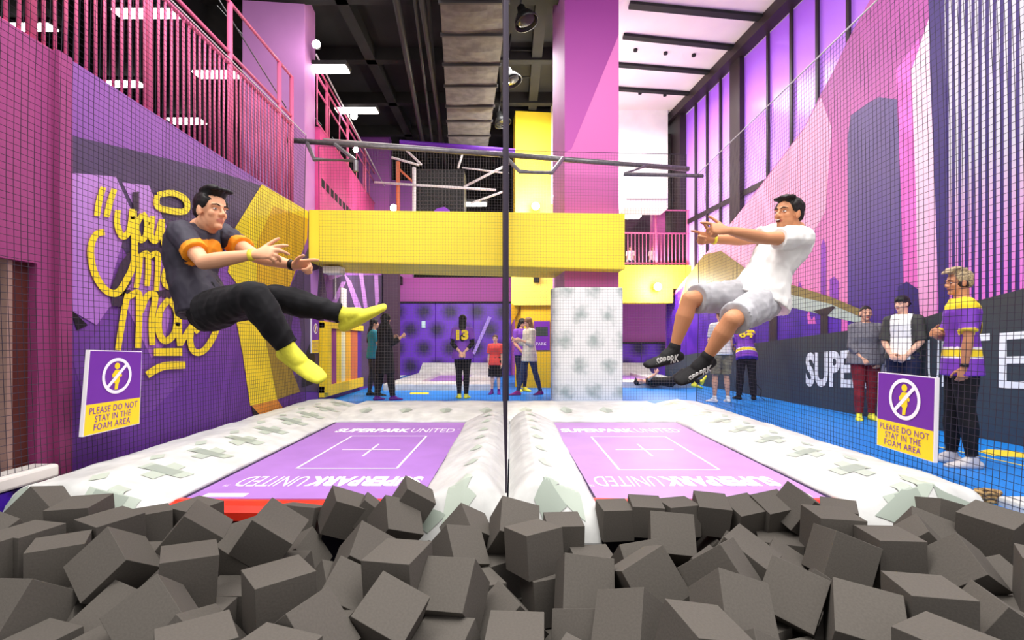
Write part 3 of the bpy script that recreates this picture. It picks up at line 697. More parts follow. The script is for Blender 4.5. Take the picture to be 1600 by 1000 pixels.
cable('truss_tube', 'short white strut up left of the black screen', [P(629, 229, 13.0), P(658, 257, 12.6)], .03, M_rope, 'tube')
cable('truss_tube', 'short white strut above the black screen', [P(724, 235, 13.0), P(716, 262, 12.6)], .03, M_rope, 'tube')
cable('truss_tube', 'white strut crossing to the black screen from the left', [P(612, 246, 12.6), P(655, 258, 12.6)], .03, M_rope, 'tube')
cable('truss_tube', 'long white strut right of the black screen', [P(722, 262, 12.6), P(795, 271, 12.6)], .02, M_rope, 'tube')
cable('truss_post', 'orange upright tube left of the black screen', [P(622, 253, 12.5), P(622, 332, 12.5)], .05, mat('orange_tube', (196, 104, 70), .5), 'tube')
cable('truss_post', 'white upright tube beside the black screen', [P(647, 262, 12.5), P(647, 332, 12.5)], .05, M_rope, 'tube')
cable('truss_tube', 'orange diagonal brace left of the black screen', [P(622, 263, 12.5), P(645, 284, 12.5)], .03, mat('orange_tube', (196, 104, 70), .5), 'tube')

# ------------------------------------------------------------------ railings
def railing(label, pts_fn, Ys, z0, zr, zu, posts, r=.014, m=M_rail):
    t = thing('railing', label, 'railing', pts_fn(Ys[0], z0))
    for Yb in Ys:
        mb = MB(); mb.tube([pts_fn(Yb, z0), pts_fn(Yb, zr)], r, 6); mb.build('baluster', m, t, smooth=True)
    for z, rr in ((zr, .026), (z0+.05, .02)):
        mb = MB(); mb.tube([pts_fn(Ys[0], z), pts_fn(Ys[-1], z)], rr, 8); mb.build('rail', m, t, smooth=True)
    for z in zu:
        mb = MB(); mb.tube([pts_fn(Ys[0], z), pts_fn(Ys[-1], z)], .022, 8); mb.build('top_rail', m, t, smooth=True)
    for Yb in posts:
        mb = MB(); mb.tube([pts_fn(Yb, z0), pts_fn(Yb, zu[-1] if zu else zr)], .035, 8); mb.build('post', m, t, smooth=True)
    return t
railing('pink railing with close bars on top of the left mural wall', lambda Y, z: Vector((-3.66, Y, z)), [2.6+.1*i for i in range(60)], 3.36, 4.72, (4.86, 5.52), (3.9, 5.16, 6.64, 8.05, 8.5))
def farp(Y, z): return Vector((-3.30-.075*Y, Y, z))
railing('pink railing above the hot pink parapet beyond the lilac pillar', farp, [10.8+.9*i for i in range(8)], 5.7, 6.75, (6.45, 6.95), (11.5, 13.4, 15.6))
railing('pink balcony railing under the white hanging box', lambda X, z: Vector((X, 14.9+.05*X, z)), [2.2+.11*i for i in range(29)], 3.40, 4.34, (5.02,), (2.35, 3.2, 4.25, 5.2), .016, mat('rail_pink_light', (214, 110, 150), .45))
# parapet
pp = thing('parapet', 'hot pink parapet wall with a row of dark slots receding behind the lilac pillar', 'parapet', farp(10.8, 3.4))
mb = MB(); mb.prism([farp(11.0, 3.36), farp(17, 3.36), farp(17, 5.75), farp(11.0, 5.75)], (-.15, 0, 0)); mb.build('wall_panel', M_parapet, pp)
for k in range(14):
    Yk = 11.1+k*.36; mb = MB(); q = farp(Yk, 4.55); mb.prism([farp(Yk, 4.50)+Vector((.004, 0, 0)), farp(Yk+.24, 4.50)+Vector((.004, 0, 0)), farp(Yk+.24, 4.68)+Vector((.004, 0, 0)), farp(Yk, 4.68)+Vector((.004, 0, 0))], (-.02, 0, 0)); mb.build('slot', M_black, pp)
cable('cable', 'white rope sloping beside the hot pink parapet', [P(494, 85, 10.6), P(600, 290, 17)], .02, M_rope)
cable('cable', 'grey wire crossing the dark upper floor behind the railing', [P(330, -20, 7), P(447, 168, 9.0)], .01, M_steel)

# ------------------------------------------------------------------ signs hung on the nets
M_sv = mat('sign_purple', (112, 46, 158), .4); M_sy = mat('sign_yellow', (252, 216, 34), .4); M_sw = mat('sign_white', (246, 240, 246), .4)
def sign(label, tl, tr, br, bl, tilt=0):
    """corner points given clockwise as seen from the camera"""
    tl, tr, br, bl = map(Vector, (tl, tr, br, bl)); t = thing('warning_sign', label, 'sign', (bl+br)/2, 'warning signs')
    U = tr-tl; V = tl-bl; n = U.cross(V).normalized()
    if n.y > 0: n = -n
    def q(u, v, d=0): return bl+(br-bl)*u+(tl-bl+(tr-tl-(br-bl))*u)*v+n*d
    mb = MB(); mb.prism([q(0, 0), q(1, 0), q(1, 1), q(0, 1)], -n*.03); mb.build('board', M_sw, t)
    sp = .365
    mb = MB(); mb.poly([q(.012, sp, .002), q(.988, sp, .002), q(.988, .99, .002), q(.012, .99, .002)]); mb.build('purple_face', M_sv, t)
    mb = MB(); mb.poly([q(.012, .01, .002), q(.988, .01, .002), q(.988, sp, .002), q(.012, sp, .002)]); mb.build('yellow_face', M_sy, t)
    asp = U.length/V.length; cx, cy = .51, .685; R = .275
    def c(a, b, d): return q(cx+a, cy+b*asp, d)
    mb = MB()  # little figure
    mb.poly([c(.05*math.cos(a*PI/8)-.005, .05*math.sin(a*PI/8)+.15, .004) for a in range(16)])
    mb.poly([c(x, y_, .0045) for x, y_ in ((-.04, .09), (.05, .09), (.095, .0), (.075, -.03), (.05, .0), (.055, -.08), (.035, -.12), (.02, -.21), (-.035, -.21), (-.03, -.12), (-.07, -.08), (-.055, -.01), (-.085, -.03), (-.095, .02))])
    mb.build('figure', M_sy, t)
    mb = MB(); n_ = 40
    for k in range(n_):
        a0 = 2*PI*k/n_; a1 = 2*PI*(k+1)/n_
        mb.poly([c(R*math.cos(a0), R*math.sin(a0), .006), c(R*math.cos(a1), R*math.sin(a1), .006), c((R-.05)*math.cos(a1), (R-.05)*math.sin(a1), .006), c((R-.05)*math.cos(a0), (R-.05)*math.sin(a0), .006)])
    s = .707*(R-.02); e = .018
    mb.poly([c(-s-e, -s+e, .0065), c(-s+e, -s-e, .0065), c(s+e, s-e, .0065), c(s-e, s+e, .0065)])
    mb.build('prohibition_ring', M_sw, t)
    mb = MB()
    for body, u0, u1, v0 in (('PLEASE DO NOT', .07, .93, .245), ('STAY IN THE', .17, .80, .145), ('FOAM AREA', .16, .80, .045)):
        o = q(u0, v0, .005); put_text(mb, body, o, q(u1, v0, .005)-o, q(u0, v0+.078, .005)-o, 0, 0.0, n=n, spacing=1.1)
    mb.build('lettering', M_sv, t)
    return t
sign('purple and yellow warning sign on the net in front of the lettered left wall', P(140, 547, 3.95), P(222, 549, 4.50), P(218, 662, 4.52), P(129, 683, 3.93))
sign('purple and yellow warning sign on the right net before the legs of the group', P(1372, 581, 4.42), P(1462, 590, 3.82), P(1459, 723, 3.80), P(1370, 695, 4.40))
sign('small distant warning sign on the left mural under the yellow beam end', (XL+.03, 9.0, 1.55), (XL+.03, 9.33, 1.57), (XL+.03, 9.33, .92), (XL+.03, 9.0, .92))

# ------------------------------------------------------------------ ducts, pipes, lamps
duct = thing('ventilation_duct', 'wrinkled grey wrapped air duct hanging under the dark ceiling', 'duct', (-.7, 9, 7))
def dp(Y, x, z): return Vector((x+.06-.1*(Y-8.6), Y, z))
Yd = 8.0; k = 0
while Yd < 15.2:
    L = .85+.25*((k*37) % 5)/5; mb = MB(); n = 8; m_ = 10
    for i in range(n):
        for j in range(m_):
            def pt(i, j):
                yy = Yd+L*i/n; xx = -1.28+1.18*j/m_; b = .05*math.sin(PI*i/n)
                return dp(yy, xx, 7.02-b*math.sin(PI*j/m_)+.035*noise.noise(Vector((xx*1.5, yy*4, 0))))
            mb.add([pt(i, j), pt(i, j+1), pt(i+1, j+1), pt(i+1, j)], [(0, 1, 2, 3)])
    for xx in (-1.28, -.10): mb.poly([dp(Yd, xx, 7.02), dp(Yd+L, xx, 7.02), dp(Yd+L, xx, 7.7), dp(Yd, xx, 7.7)])
    mb.build('wrapped_section', mat('duct_wrap', (112, 108, 106), .6, noise_amt=.18, noise_scale=5, bump=.3), duct)
    mb = MB(); mb.obox(dp(Yd, -.69, 7.0), (.62, 0, 0), (0, .02, 0), (0, 0, .035)); mb.build('band', mat('duct_band', (60, 56, 56), .5), duct)
    Yd += L; k += 1
for k, (x0, x1, z, r, lb) in enumerate([(619, 668, 7.6, .075, 'thick dark pipe along the ceiling, leftmost of four'), (648, 680, 7.4, .035, 'thin dark pipe along the ceiling with a valve, second from left'), (659, 697, 7.3, .06, 'thick grey pipe along the ceiling, nearest the wrapped duct'), (669, 690, 7.8, .04, 'dark thin pipe tucked high beside the wrapped duct')]):
    Da = (z-1.1)*800/536; Db = (z-1.1)*800/(536-262); a = P(x0, 0, Da); b = P(x1, 262, Db); a = a+(a-b).normalized()*1.0; b = b+(b-a).normalized()*2
    cable('pipe', lb, [a, b], r, mat('pipe_grey', (64, 61, 60), .45), 'pipe')
for k, (x, y, D, lb) in enumerate([(820, 28, 9.6, 'black high bay lamp under the ceiling, nearest of three right of the duct'), (798, 122, 11.6, 'black high bay lamp under the ceiling, middle of three right of the duct'), (784, 188, 14.0, 'black high bay lamp under the ceiling, farthest of three right of the duct')]):
    c = P(x, y, D); t = thing('high_bay_lamp', lb, 'lamp', c, 'high bay lamps')
    ax = Vector((.35, -.1, -1)).normalized(); sd = ax.cross(Vector((0, 1, 0))).normalized()
    mb = MB(); st_ = [(-.24, .07), (-.13, .09), (-.07, .15), (.05, .22), (.11, .24), (.115, .225), (.02, .20)]
    seg = 18; vs = []; fs = []
    up = ax.cross(sd)
    for d_, r_ in st_: vs += [c+ax*d_+(sd*math.cos(2*PI*q/seg)+up*math.sin(2*PI*q/seg))*r_ for q in range(seg)]
    for i in range(len(st_)-1):
        for q in range(seg): fs.append((i*seg+q, i*seg+(q+1) % seg, (i+1)*seg+(q+1) % seg, (i+1)*seg+q))
    fs.append(tuple(range(seg))); mb.add(vs, fs); mb.build('housing', mat('lamp_black', (18, 18, 18), .35), t, smooth=True)
    mb = MB(); mb.ell(c+ax*.06, .19, .19, .04, sd, up, ax); mb.build('lens', mat('lamp_glass', (46, 46, 46), .12), t, smooth=True)
    mb = MB(); mb.tube([c-ax*.25, (c.x, c.y, 8.1)], .02, 6); mb.build('hanger', M_dark, t)
def cpipe(label, pts): cable('conduit', label, [P(*p) for p in pts], .018, mat('conduit', (30, 28, 28), .5), 'conduit')
cpipe('thin black conduit bend on the dark ceiling, upper one', [(790, 78, 12.2), (831, 79, 12.2), (831, 93, 12.5)])
cpipe('thin black conduit bend on the dark ceiling, lower one', [(800, 121, 13.3), (831, 120, 13.3), (831, 105, 12.8)])
def rect_lamp(label, x0, x1, y0, y1, z):
    Da = (z-1.1)*800/(536-y0); Db = (z-1.1)*800/(536-y1); ym = (y0+y1)/2; Dm = (Da+Db)/2; a = P(x0, ym, Dm); b = P(x1, ym, Dm)
    t = thing('ceiling_light', label, 'ceiling light', ((a.x+b.x)/2, Dm, z), 'strip lights of the upper floor')
    mb = MB(); mb.box(a.x-.03, b.x+.03, Da-.03, Db+.03, z+.0, z+.08); mb.build('housing', M_dark, t)
    mb = MB(); mb.box(a.x, b.x, Da, Db, z-.03, z); mb.build('diffuser', mat('light_panel', (255, 248, 240), .5, emis=9), t)
rl = [(182, 278, 13, 27, 'bright ceiling light behind the railing, nearest and highest one'), (12, 84, 36, 47, 'bright ceiling light behind the railing at the far left'), (306, 378, 110, 121, 'bright ceiling light behind the railing left of the lilac pillar, upper one'),
      (168, 222, 126, 135, 'bright ceiling light seen through the bars low on the left'), (266, 317, 184, 193, 'bright ceiling light seen low through the bars, left of the lilac pillar'), (490, 543, 101, 113, 'bright ceiling light just right of the lilac pillar'),
      (526, 589, 168, 176, 'bright ceiling light farther right of the lilac pillar'), (725, 760, 316, 321, 'distant bright strip light right of the black screen'), (975, 1000, 336, 341, 'bright strip light seen through the balcony railing')]
for x0, x1, y0, y1, lb in rl: rect_lamp(lb, x0, x1, y0, y1, 6.95 if y0 < 300 else 5.2)
def flood(label, x, y, D, r=.09, power=60, s=60):
    c = P(x, y, D); t = thing('flood_lamp', label, 'lamp', c, 'flood lamps')
    mb = MB(); mb.ell(c, r, r*.6, r); mb.build('bulb', mat('lamp_glow', (255, 250, 240), .5, emis=s), t, smooth=True)
    mb = MB(); mb.tube([c+Vector((0, r*.5, 0)), c+Vector((0, r*1.6, 0))], [r*.9, r*.5], 12); mb.build('housing', M_dark, t)
    if power:
        l = bpy.data.lights.new('flood', 'POINT'); l.energy = power; l.shadow_soft_size = .12; l.color = (1, .97, .9)
        o = bpy.data.objects.new('flood_light', l); COL.objects.link(o); o.location = c+Vector((0, -.25, 0))
flood('bright flood lamp at the right edge of the lilac pillar', 494, 69, 10.0, .08, 10)
flood('bright flood lamp under the far strip light beside the pink parapet', 553, 181, 12.8, .09, 10)
flood('bright flood lamp low above the beam by the violet pillars', 615, 325, 14.5, .10, 8)
flood('small lamp clamped on the net frame bracket', 556, 234, 8.4, .045, 4, 20)
flood('bright flood lamp glowing on the yellow pillar', 837, 322, 14.6, .11, 330)
flood('bright flood lamp glowing on the yellow balcony front', 1028, 448, 14.7, .11, 170)

# ------------------------------------------------------------------ centre background
sc_ = thing('hanging_screen', 'black gridded box hanging above the yellow beam', 'screen', P(688, 330, 13.2))
a = P(651, 266, 13.2); b = P(725, 332, 13.2)
mb = MB(); mb.box(a.x, b.x, 13.2, 13.9, b.z, a.z); mb.build('box', mat('screen_black', (16, 16, 16), .5), sc_)
mb = MB()
for i in range(14): xx = a.x+(b.x-a.x)*i/13; mb.box(xx-.008, xx+.008, 13.17, 13.2, b.z, a.z)
for i in range(12): zz = b.z+(a.z-b.z)*i/11; mb.box(a.x, b.x, 13.17, 13.2, zz-.008, zz+.008)
mb.build('grid', mat('grid_grey', (70, 66, 66), .5), sc_)
mb = MB(); mb.prism([P(676, 332, 12.9), P(682, 326, 12.9), P(694, 323, 12.9), P(702, 328, 12.9), P(704, 332, 12.9)], (0, .2, 0)); ext(mb, 'roof_piece', mat('purple_block', (120, 50, 170), .5), 'small purple block on top of the beam under the black screen', 'block')
mb = MB(); a = P(975, 295, 14.2); b = P(1044, 326, 14.2)
mb.box(a.x, b.x, 14.2, 14.9, b.z, a.z); mb.box(a.x+.05, b.x-.02, 14.15, 14.95, b.z+.27, b.z+.31); ext(mb, 'hanging_box', mat('white_box', (226, 220, 214), .6), 'white hanging box above the pink balcony railing', 'box', bevel=.03)
# yellow balcony front with magenta and purple wall parts beneath
mb = MB(); mb.box(1.9, 4.72, 15.0, 15.55, 2.28, 2.7); mb.box(1.9, 5.35, 15.0, 15.55, 2.7, 3.38); ext(mb, 'balcony_front', M_yellow, 'yellow balcony front on the right below the pink railing', 'balcony')
# padded purple wall
M_pp = dotmat('purple_pad_print', (104, 44, 196), (34, 14, 74), .9, .62, .10, .38, .2)
def padwall(label, x0, x1, z1, n):
    t = thing('padded_wall', label, 'wall pad', (x0, 17.4, 0))
    for k in range(n):
        mb = MB(); a0 = x0+(x1-x0)*k/n; a1 = x0+(x1-x0)*(k+1)/n; mb.box(a0+.004, a1-.004, 17.4, 17.58, 0, z1); mb.build('panel', M_pp, t, bevel=.02)
    mb = MB(); mb.box(x0, x1, 17.36, 17.6, z1, z1+.06); mb.build('cap', M_black, t)
    return t
padwall('large purple padded wall with dark blotches behind the woman in the numbered jersey', -3.9, -.02, 2.45, 3)
padwall('low purple padded wall with dark blotches right of the padded pillar', 3.4, 5.4, 1.08, 2)
mb = MB(); mb.prism([P(780, 600, 17.2), P(741, 552, 17.2), P(762, 506, 17.2), P(766, 500, 17.2), P(748, 552, 17.2)], (0, .02, 0), 0)
mb = MB(); mb.prism([P(738, 552, 17.34), P(742, 554, 17.34), P(768, 496, 17.34), P(763, 494, 17.34)], (0, .02, 0)); ext(mb, 'slanting_stripe', mat('stripe_lilac', (176, 150, 240), .5), 'pale lilac stripe slanting across the purple padded wall', 'stripe')  # thin pale lilac strip laid flat against the padded wall
mb = MB(); mb.box(*[v for v in (P(659, 505, 17.36).x, P(665, 505, 17.36).x)], 17.33, 17.38, P(659, 512, 17.36).z, P(659, 502, 17.36).z); ext(mb, 'wall_box', mat('white_device', (200, 230, 236), .5), 'small pale box fixed on the purple padded wall', 'box')
# yellow kiosk
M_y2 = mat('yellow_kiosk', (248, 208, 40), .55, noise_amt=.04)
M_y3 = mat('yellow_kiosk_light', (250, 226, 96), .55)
k_ = thing('yellow_kiosk', 'yellow booth with a purple poster left of the padded pillar', 'booth', (.6, 12.6, 0))
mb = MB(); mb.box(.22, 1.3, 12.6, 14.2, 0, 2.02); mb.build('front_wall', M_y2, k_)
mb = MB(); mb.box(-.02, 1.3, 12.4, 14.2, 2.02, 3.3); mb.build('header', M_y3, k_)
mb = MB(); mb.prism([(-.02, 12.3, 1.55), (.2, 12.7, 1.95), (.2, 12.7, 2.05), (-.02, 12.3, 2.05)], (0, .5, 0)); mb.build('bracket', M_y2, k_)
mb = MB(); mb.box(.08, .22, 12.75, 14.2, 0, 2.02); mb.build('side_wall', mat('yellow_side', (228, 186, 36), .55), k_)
mb = MB(); mb.box(.98, 1.14, 12.58, 12.6, 0, 1.0); mb.build('opening', mat('brown_dark', (96, 60, 40), .6), k_)
po = thing('poster', 'purple poster on the yellow booth behind the woman in the pale coat', 'poster', (.74, 12.56, 1))
a = P(834, 502, 12.56); b = P(859, 547, 12.56)
mb = MB(); mb.box(a.x, b.x, 12.56, 12.595, b.z, a.z); mb.build('sheet', mat('poster_purple', (120, 48, 170), .5), po)
mb = MB(); mb.box(a.x+.05, b.x-.05, 12.553, 12.56, a.z-.36, a.z-.14); mb.build('picture', mat('poster_dark', (56, 70, 60), .5), po)
mb = MB(); put_text(mb, 'PARK', (a.x+.06, 12.55, b.z+.12), (.25, 0, 0), (0, 0, .07)); mb.build('lettering', M_sw, po)
mb = MB(); a = P(834, 424, 12.2); b = P(843, 440, 12.2); mb.box(a.x, b.x, 12.2, 12.38, b.z, a.z); ext(mb, 'speaker', M_black, 'small black loudspeaker on the yellow booth header', 'speaker')
# yellow framed panel on the left wall and notes
fp = thing('framed_panel', 'yellow framed striped panel on the left wall under the beam', 'panel', (XL, 10.5, 0))
def lw(name, Y0, Y1, z0, z1, m, d0=.0, d1=.06, root=fp): mb = MB(); mb.box(XL+d0, XL+d1, Y0, Y1, z0, z1); return mb.build(name, m, root)
lw('frame', 9.42, 9.62, .18, 1.48, M_y2, 0, .16); lw('frame', 9.42, 11.9, .10, .30, M_y2, 0, .10); lw('frame', 9.42, 11.9, 1.38, 1.50, M_y2, 0, .10)
lw('magenta_stripe', 9.62, 10.2, .3, 1.38, mat('stripe_magenta', (150, 62, 120), .5), 0, .05); lw('yellow_stripe', 10.2, 10.5, .3, 1.38, M_y2, 0, .05)
lw('white_stripe', 10.5, 10.75, .3, 1.38, mat('stripe_cream', (250, 240, 190), .5), 0, .05); lw('gold_stripe', 10.75, 11.1, .3, 1.38, mat('stripe_gold', (240, 180, 40), .5), 0, .05)
lw('orange_stripe', 11.1, 11.6, .3, 1.38, mat('stripe_orange', (206, 110, 60), .5), 0, .05); lw('violet_stripe', 11.6, 11.9, .3, 1.38, mat('stripe_violet', (86, 40, 150), .5), 0, .05)
mb = MB(); mb.box(XL, XL+.03, 10.55, 10.9, 1.85, 2.25); ext(mb, 'wall_notice', M_white, 'small white notice on the dark mural under the beam', 'notice')
mb = MB(); mb.box(-3.4, -3.1, 9.2, 9.5, 2.36, 2.48); mb.tube([(-3.22, 9.35, 2.36), (-3.22, 9.35, 1.9)], .008, 6); ext(mb, 'wall_fan_bracket', M_white, 'white bracket with a hanging cord under the left end of the beam', 'bracket')
# distant trampolines
def far_tramp(label, x0, x1, y0, y1):
    t = thing('trampoline', label, 'trampoline', (x0, y0, 0))
    mb = MB(); b_ = .7; z = .14
    mb.prism([(x0, y0, 0), (x0, y0, z), (x0, y0+b_, z+.02), (x0, y0+b_, 0)], (x1-x0, 0, 0)); mb.prism([(x0, y1-b_, 0), (x0, y1-b_, z), (x0, y1, z+.3), (x0, y1, 0)], (x1-x0, 0, 0))
    mb.box(x0, x0+b_, y0+b_, y1-b_, 0, z); mb.box(x1-b_, x1, y0+b_, y1-b_, 0, z); mb.build('safety_pad', M_vinyl, t)
    mb = MB(); mb.box(x0+b_, x1-b_, y0+b_, y1-b_, 0, .06); mb.build('jump_mat', M_mat, t)
far_tramp('distant trampoline with white pads in front of the large purple padded wall', -3.0, -.5, 11.9, 17.2)
far_tramp('distant trampoline with white pads behind the padded pillar', 1.9, 4.5, 12.6, 17.2)
mb = MB(); mb.tube([P(1182, 600, 9.9), P(1190, 610, 9.85), P(1188, 620, 9.85), P(1196, 626, 9.75)], .008, 6); ext(mb, 'floor_cable', M_black, 'thin black cable on the floor by the bending person in the jersey', 'cable')
# ------------------------------------------------------------------ foam cubes
CUBES = "1410,2054,-16,439,485,-725,216,1205;-1952,2521,30,768,62,381,511,1209;-2178,2285,-71,381,-715,-227,540,1177;-516,2122,-21,502,835,34,-222,1151;-1468,2115,-15,291,882,-90,-360,1143;-992,2182,46,229,250,-671,-659,1200;676,1830,36,506,-587,514,-367,1140;502,2135,-55,14,616,-536,-576,1153;-275,2381,-36,528,-310,-269,-744,1218;1239,2266,2,289,-823,-338,-352,1163;883,2063,46,383,-659,-633,-136,1130;1712,2669,20,52,185,81,978,1155;-1309,2775,87,344,-296,561,692,1200;2455,2319,44,631,639,327,295,1204;117,2740,36,333,-648,354,586,1134;1692,2086,33,7,638,-770,3,1161;-1524,2409,43,639,603,-327,-347,1155;345,2464,-39,379,-634,-612,-282,1195;2243,2562,-10,289,-905,-65,307,1148;1479,1739,34,164,-157,683,-695,1134;645,2446,-6,227,-112,951,-178,1203;-777,1919,12,530,-257,336,-735,1178;1977,2685,26,732,0,0,681,1133;-530,2404,43,683,718,-112,-79,1209;1990,2100,-57,113,-457,56,880,1197;-1068,1728,42,666,-679,-217,218,1140;-2284,2586,23,342,-619,342,619,1139;-2660,2506,38,783,0,0,622,1139;16,2174,-185,707,707,-23,-23,1203;-3003,3283,44,899,-115,-420,54,1207;-1738,2815,78,2,931,155,-330,1158;927,2987,-22,193,620,-319,-690,1217;-281,2146,-203,56,-172,-780,599,1205;977,2393,42,765,512,-391,17,1209;-793,1666,33,606,-28,14,-795,1147;-304,2879,-56,309,-893,-239,225,1146;1833,2935,44,22,48,702,710,1213;-2264,2890,41,381,-595,-355,-612,1199;-1956,2102,-191,186,-30,-23,982,1184;-2576,2719,37,439,-440,554,-554,1129;2760,3280,1,88,-112,-778,-612,1138;-804,2467,-94,466,459,-251,-714,1137;-784,2715,-20,364,-603,-705,83,1200;1162,2590,20,229,-881,-403,96,1182;334,2266,-189,294,904,-307,50,1166;-1787,2335,-153,471,861,-134,-141,1192;2474,3077,-41,105,702,557,-432,1136;194,2709,-189,672,-726,-121,85,1177;-2455,2352,-139,811,-366,-449,-74,1132;-28,2471,-233,379,102,724,-567,1205;-1280,3078,-171,292,627,-580,-430,1162;-1514,2802,-56,230,-214,-604,-733,1153;-2821,2802,25,324,-671,-67,663,1203;-91,2964,-206,629,-629,322,-322,1134;-1379,3334,-41,51,700,702,-121,1170;-1686,2004,-194,531,694,329,358,1181;2277,2867,-21,222,-356,19,907,1170;2365,2334,-189,703,-707,-41,75,1167;-1413,2570,-193,507,-507,493,-493,1129;899,1874,-100,179,210,-888,369,1187;-1239,1999,-90,275,158,-565,762,1219;685,2715,-71,905,413,-1,103,1142;1498,2848,-149,285,227,-70,929,1187;2492,2652,-151,396,527,697,-281,1177;1635,3140,-173,819,0,0,573,1201;-2679,2189,-37,281,94,435,851,1163;253,1986,-209,249,87,-72,962,1165;-1260,2841,-187,460,494,-599,430,1158;1146,1973,-189,0,798,-603,0,1153;-1615,3093,-111,228,-958,-124,-118,1214;3494,2926,3,707,-473,446,277,1200;-1439,2333,-194,999,-16,24,14,1192;-958,2735,-210,811,-372,-380,-243,1132;-2990,2470,43,407,135,648,629,1200;3620,3341,-187,1,288,0,-958,1167;3311,2726,-191,640,289,650,-290,1219;2500,1959,-53,88,-777,443,438,1191;-186,2663,-197,34,226,-973,14,1144;1039,2212,-192,146,-690,-204,-679,1130;1868,3295,-172,0,308,-951,0,1131;1296,3004,-159,306,300,401,-810,1179;-2425,2004,-152,462,884,59,23,1191;2978,2680,-191,984,0,0,176,1174;-2092,2457,-204,307,470,192,805,1156;3268,3038,-176,735,312,236,554,1200;1402,2173,-225,276,-233,-826,434,1162;-2248,2190,-322,21,274,871,-407,1219;-499,3053,-226,297,637,336,-627,1176;-3240,2364,19,566,341,-724,196,1152;236,2565,-427,289,-646,289,646,1212;1056,2740,-154,345,204,-467,-789,1207;-1940,2809,-115,663,731,141,77,1148;1535,2509,-149,141,-536,652,-518,1173;-3126,3047,-84,377,-165,-249,877,1213;464,2970,-192,675,0,0,738,1136;-908,3330,-227,506,-506,-494,494,1155;-2792,1996,-136,761,-206,394,472,1218;2214,1980,-191,989,31,5,-145,1145;-1740,1688,-81,826,-418,-112,362,1204;-847,2217,-192,459,-538,-459,-538,1185;447,2726,-188,544,-545,450,-452,1172;2653,2194,-193,682,-222,-655,-237,1218;4144,3296,-170,219,693,235,645,1162;-1693,2568,-116,294,-98,-894,-323,1142;-576,1909,-193,409,-577,-407,-578,1159;1314,3315,-275,88,-385,54,917,1212;2022,2669,-200,587,395,586,-395,1133;123,3152,-225,551,396,-602,422,1168;-1121,2435,-200,0,-152,988,0,1216;2478,3283,-239,57,998,0,4,1219;3422,2450,-192,601,356,-608,378,1187;2908,2058,-208,91,-701,-91,-701,1129;2709,3090,-234,579,-391,594,399,1191;1249,2420,-213,343,-887,-214,-226,1144;885,2499,-207,411,211,860,215,1214;3886,3038,-231,523,477,519,-480,1149;-14,3096,-469,598,598,378,378,1141;2958,2366,-284,417,109,-589,684,1181;3244,2269,-196,600,-618,-355,363,1204;-858,3025,-183,57,-914,251,-315,1200;-472,1648,-69,242,408,-501,724,1173;-3248,2481,-192,101,-154,-791,583,1176;755,2199,-194,664,199,-679,244,1163;975,3082,-254,80,656,-607,441,1167;-3089,2703,-93,366,792,13,-488,1171;282,3295,-461,3,-3,707,-707,1219;3485,2610,-431,332,624,-332,624,1166;-1205,3289,-463,0,-410,-912,0,1205;-3086,2167,-177,9,-210,-651,-730,1132;-2910,2361,-202,676,203,677,-206,1150;-1053,3067,-347,301,305,903,24,1129;1836,2997,-194,118,-118,-697,697,1132;3458,2456,48,15,261,965,-7,1197;-260,3278,-346,124,344,-46,-929,1145;2703,2443,-430,20,-707,20,707,1185;-549,2503,-192,517,509,510,-462,1165;1708,2676,-285,308,256,869,-289,1187;2983,3254,-235,168,-744,95,640,1202;46,2720,-434,239,239,-666,-666,1138;2218,3283,-237,490,-543,-380,566,1147;718,2878,-242,693,283,301,-591,1168;207,3019,-465,156,156,690,690,1181;-2672,2513,-196,338,-338,621,-621,1202;3560,2942,-236,609,694,-379,-63,1222;-2438,3258,-187,0,0,368,930,1139;-2574,3060,72,997,36,-15,70,1180;-2011,3250,2,981,20,14,-191,1150;-2201,3100,11,939,-25,-9,342,1120;-1082,3280,44,945,45,226,231,1120;-714,3120,20,900,272,257,222,1180;-640,3260,116,947,35,285,143,1050;-931,3310,22,936,-30,341,82,900;8,3020,40,935,307,175,31,1180;-271,3100,-12,900,149,320,256,1050;660,3300,-3,998,35,2,52,1000;858,3300,21,998,53,16,-36,1000;1072,3300,13,996,2,-17,87,1000;1279,3300,34,989,124,26,-73,1000;1485,3300,13,978,161,-32,128,1000;1675,3300,34,978,179,-53,98,1000;1828,3250,63,940,111,284,154,1150;2072,3250,14,964,67,-18,-258,1000;2766,2950,32,966,68,-55,245,1280;315,3150,-54,999,35,1,35,1100"
M_foam = mat('charcoal_foam', (94, 89, 83), .9, noise_amt=.05, noise_scale=12, spec=.1, bump=.06)
cme = bpy.data.meshes.new('foam_cube'); bm = bmesh.new(); bmesh.ops.create_cube(bm, size=2)
bmesh.ops.bevel(bm, geom=bm.edges[:], offset=.012, segments=1, affect='EDGES', profile=.5); bm.to_mesh(cme); bm.free(); cme.materials.append(M_foam)
PEAKS = ((535, 772), (640, 757), (800, 786), (125, 779), (1240, 775), (1545, 790))
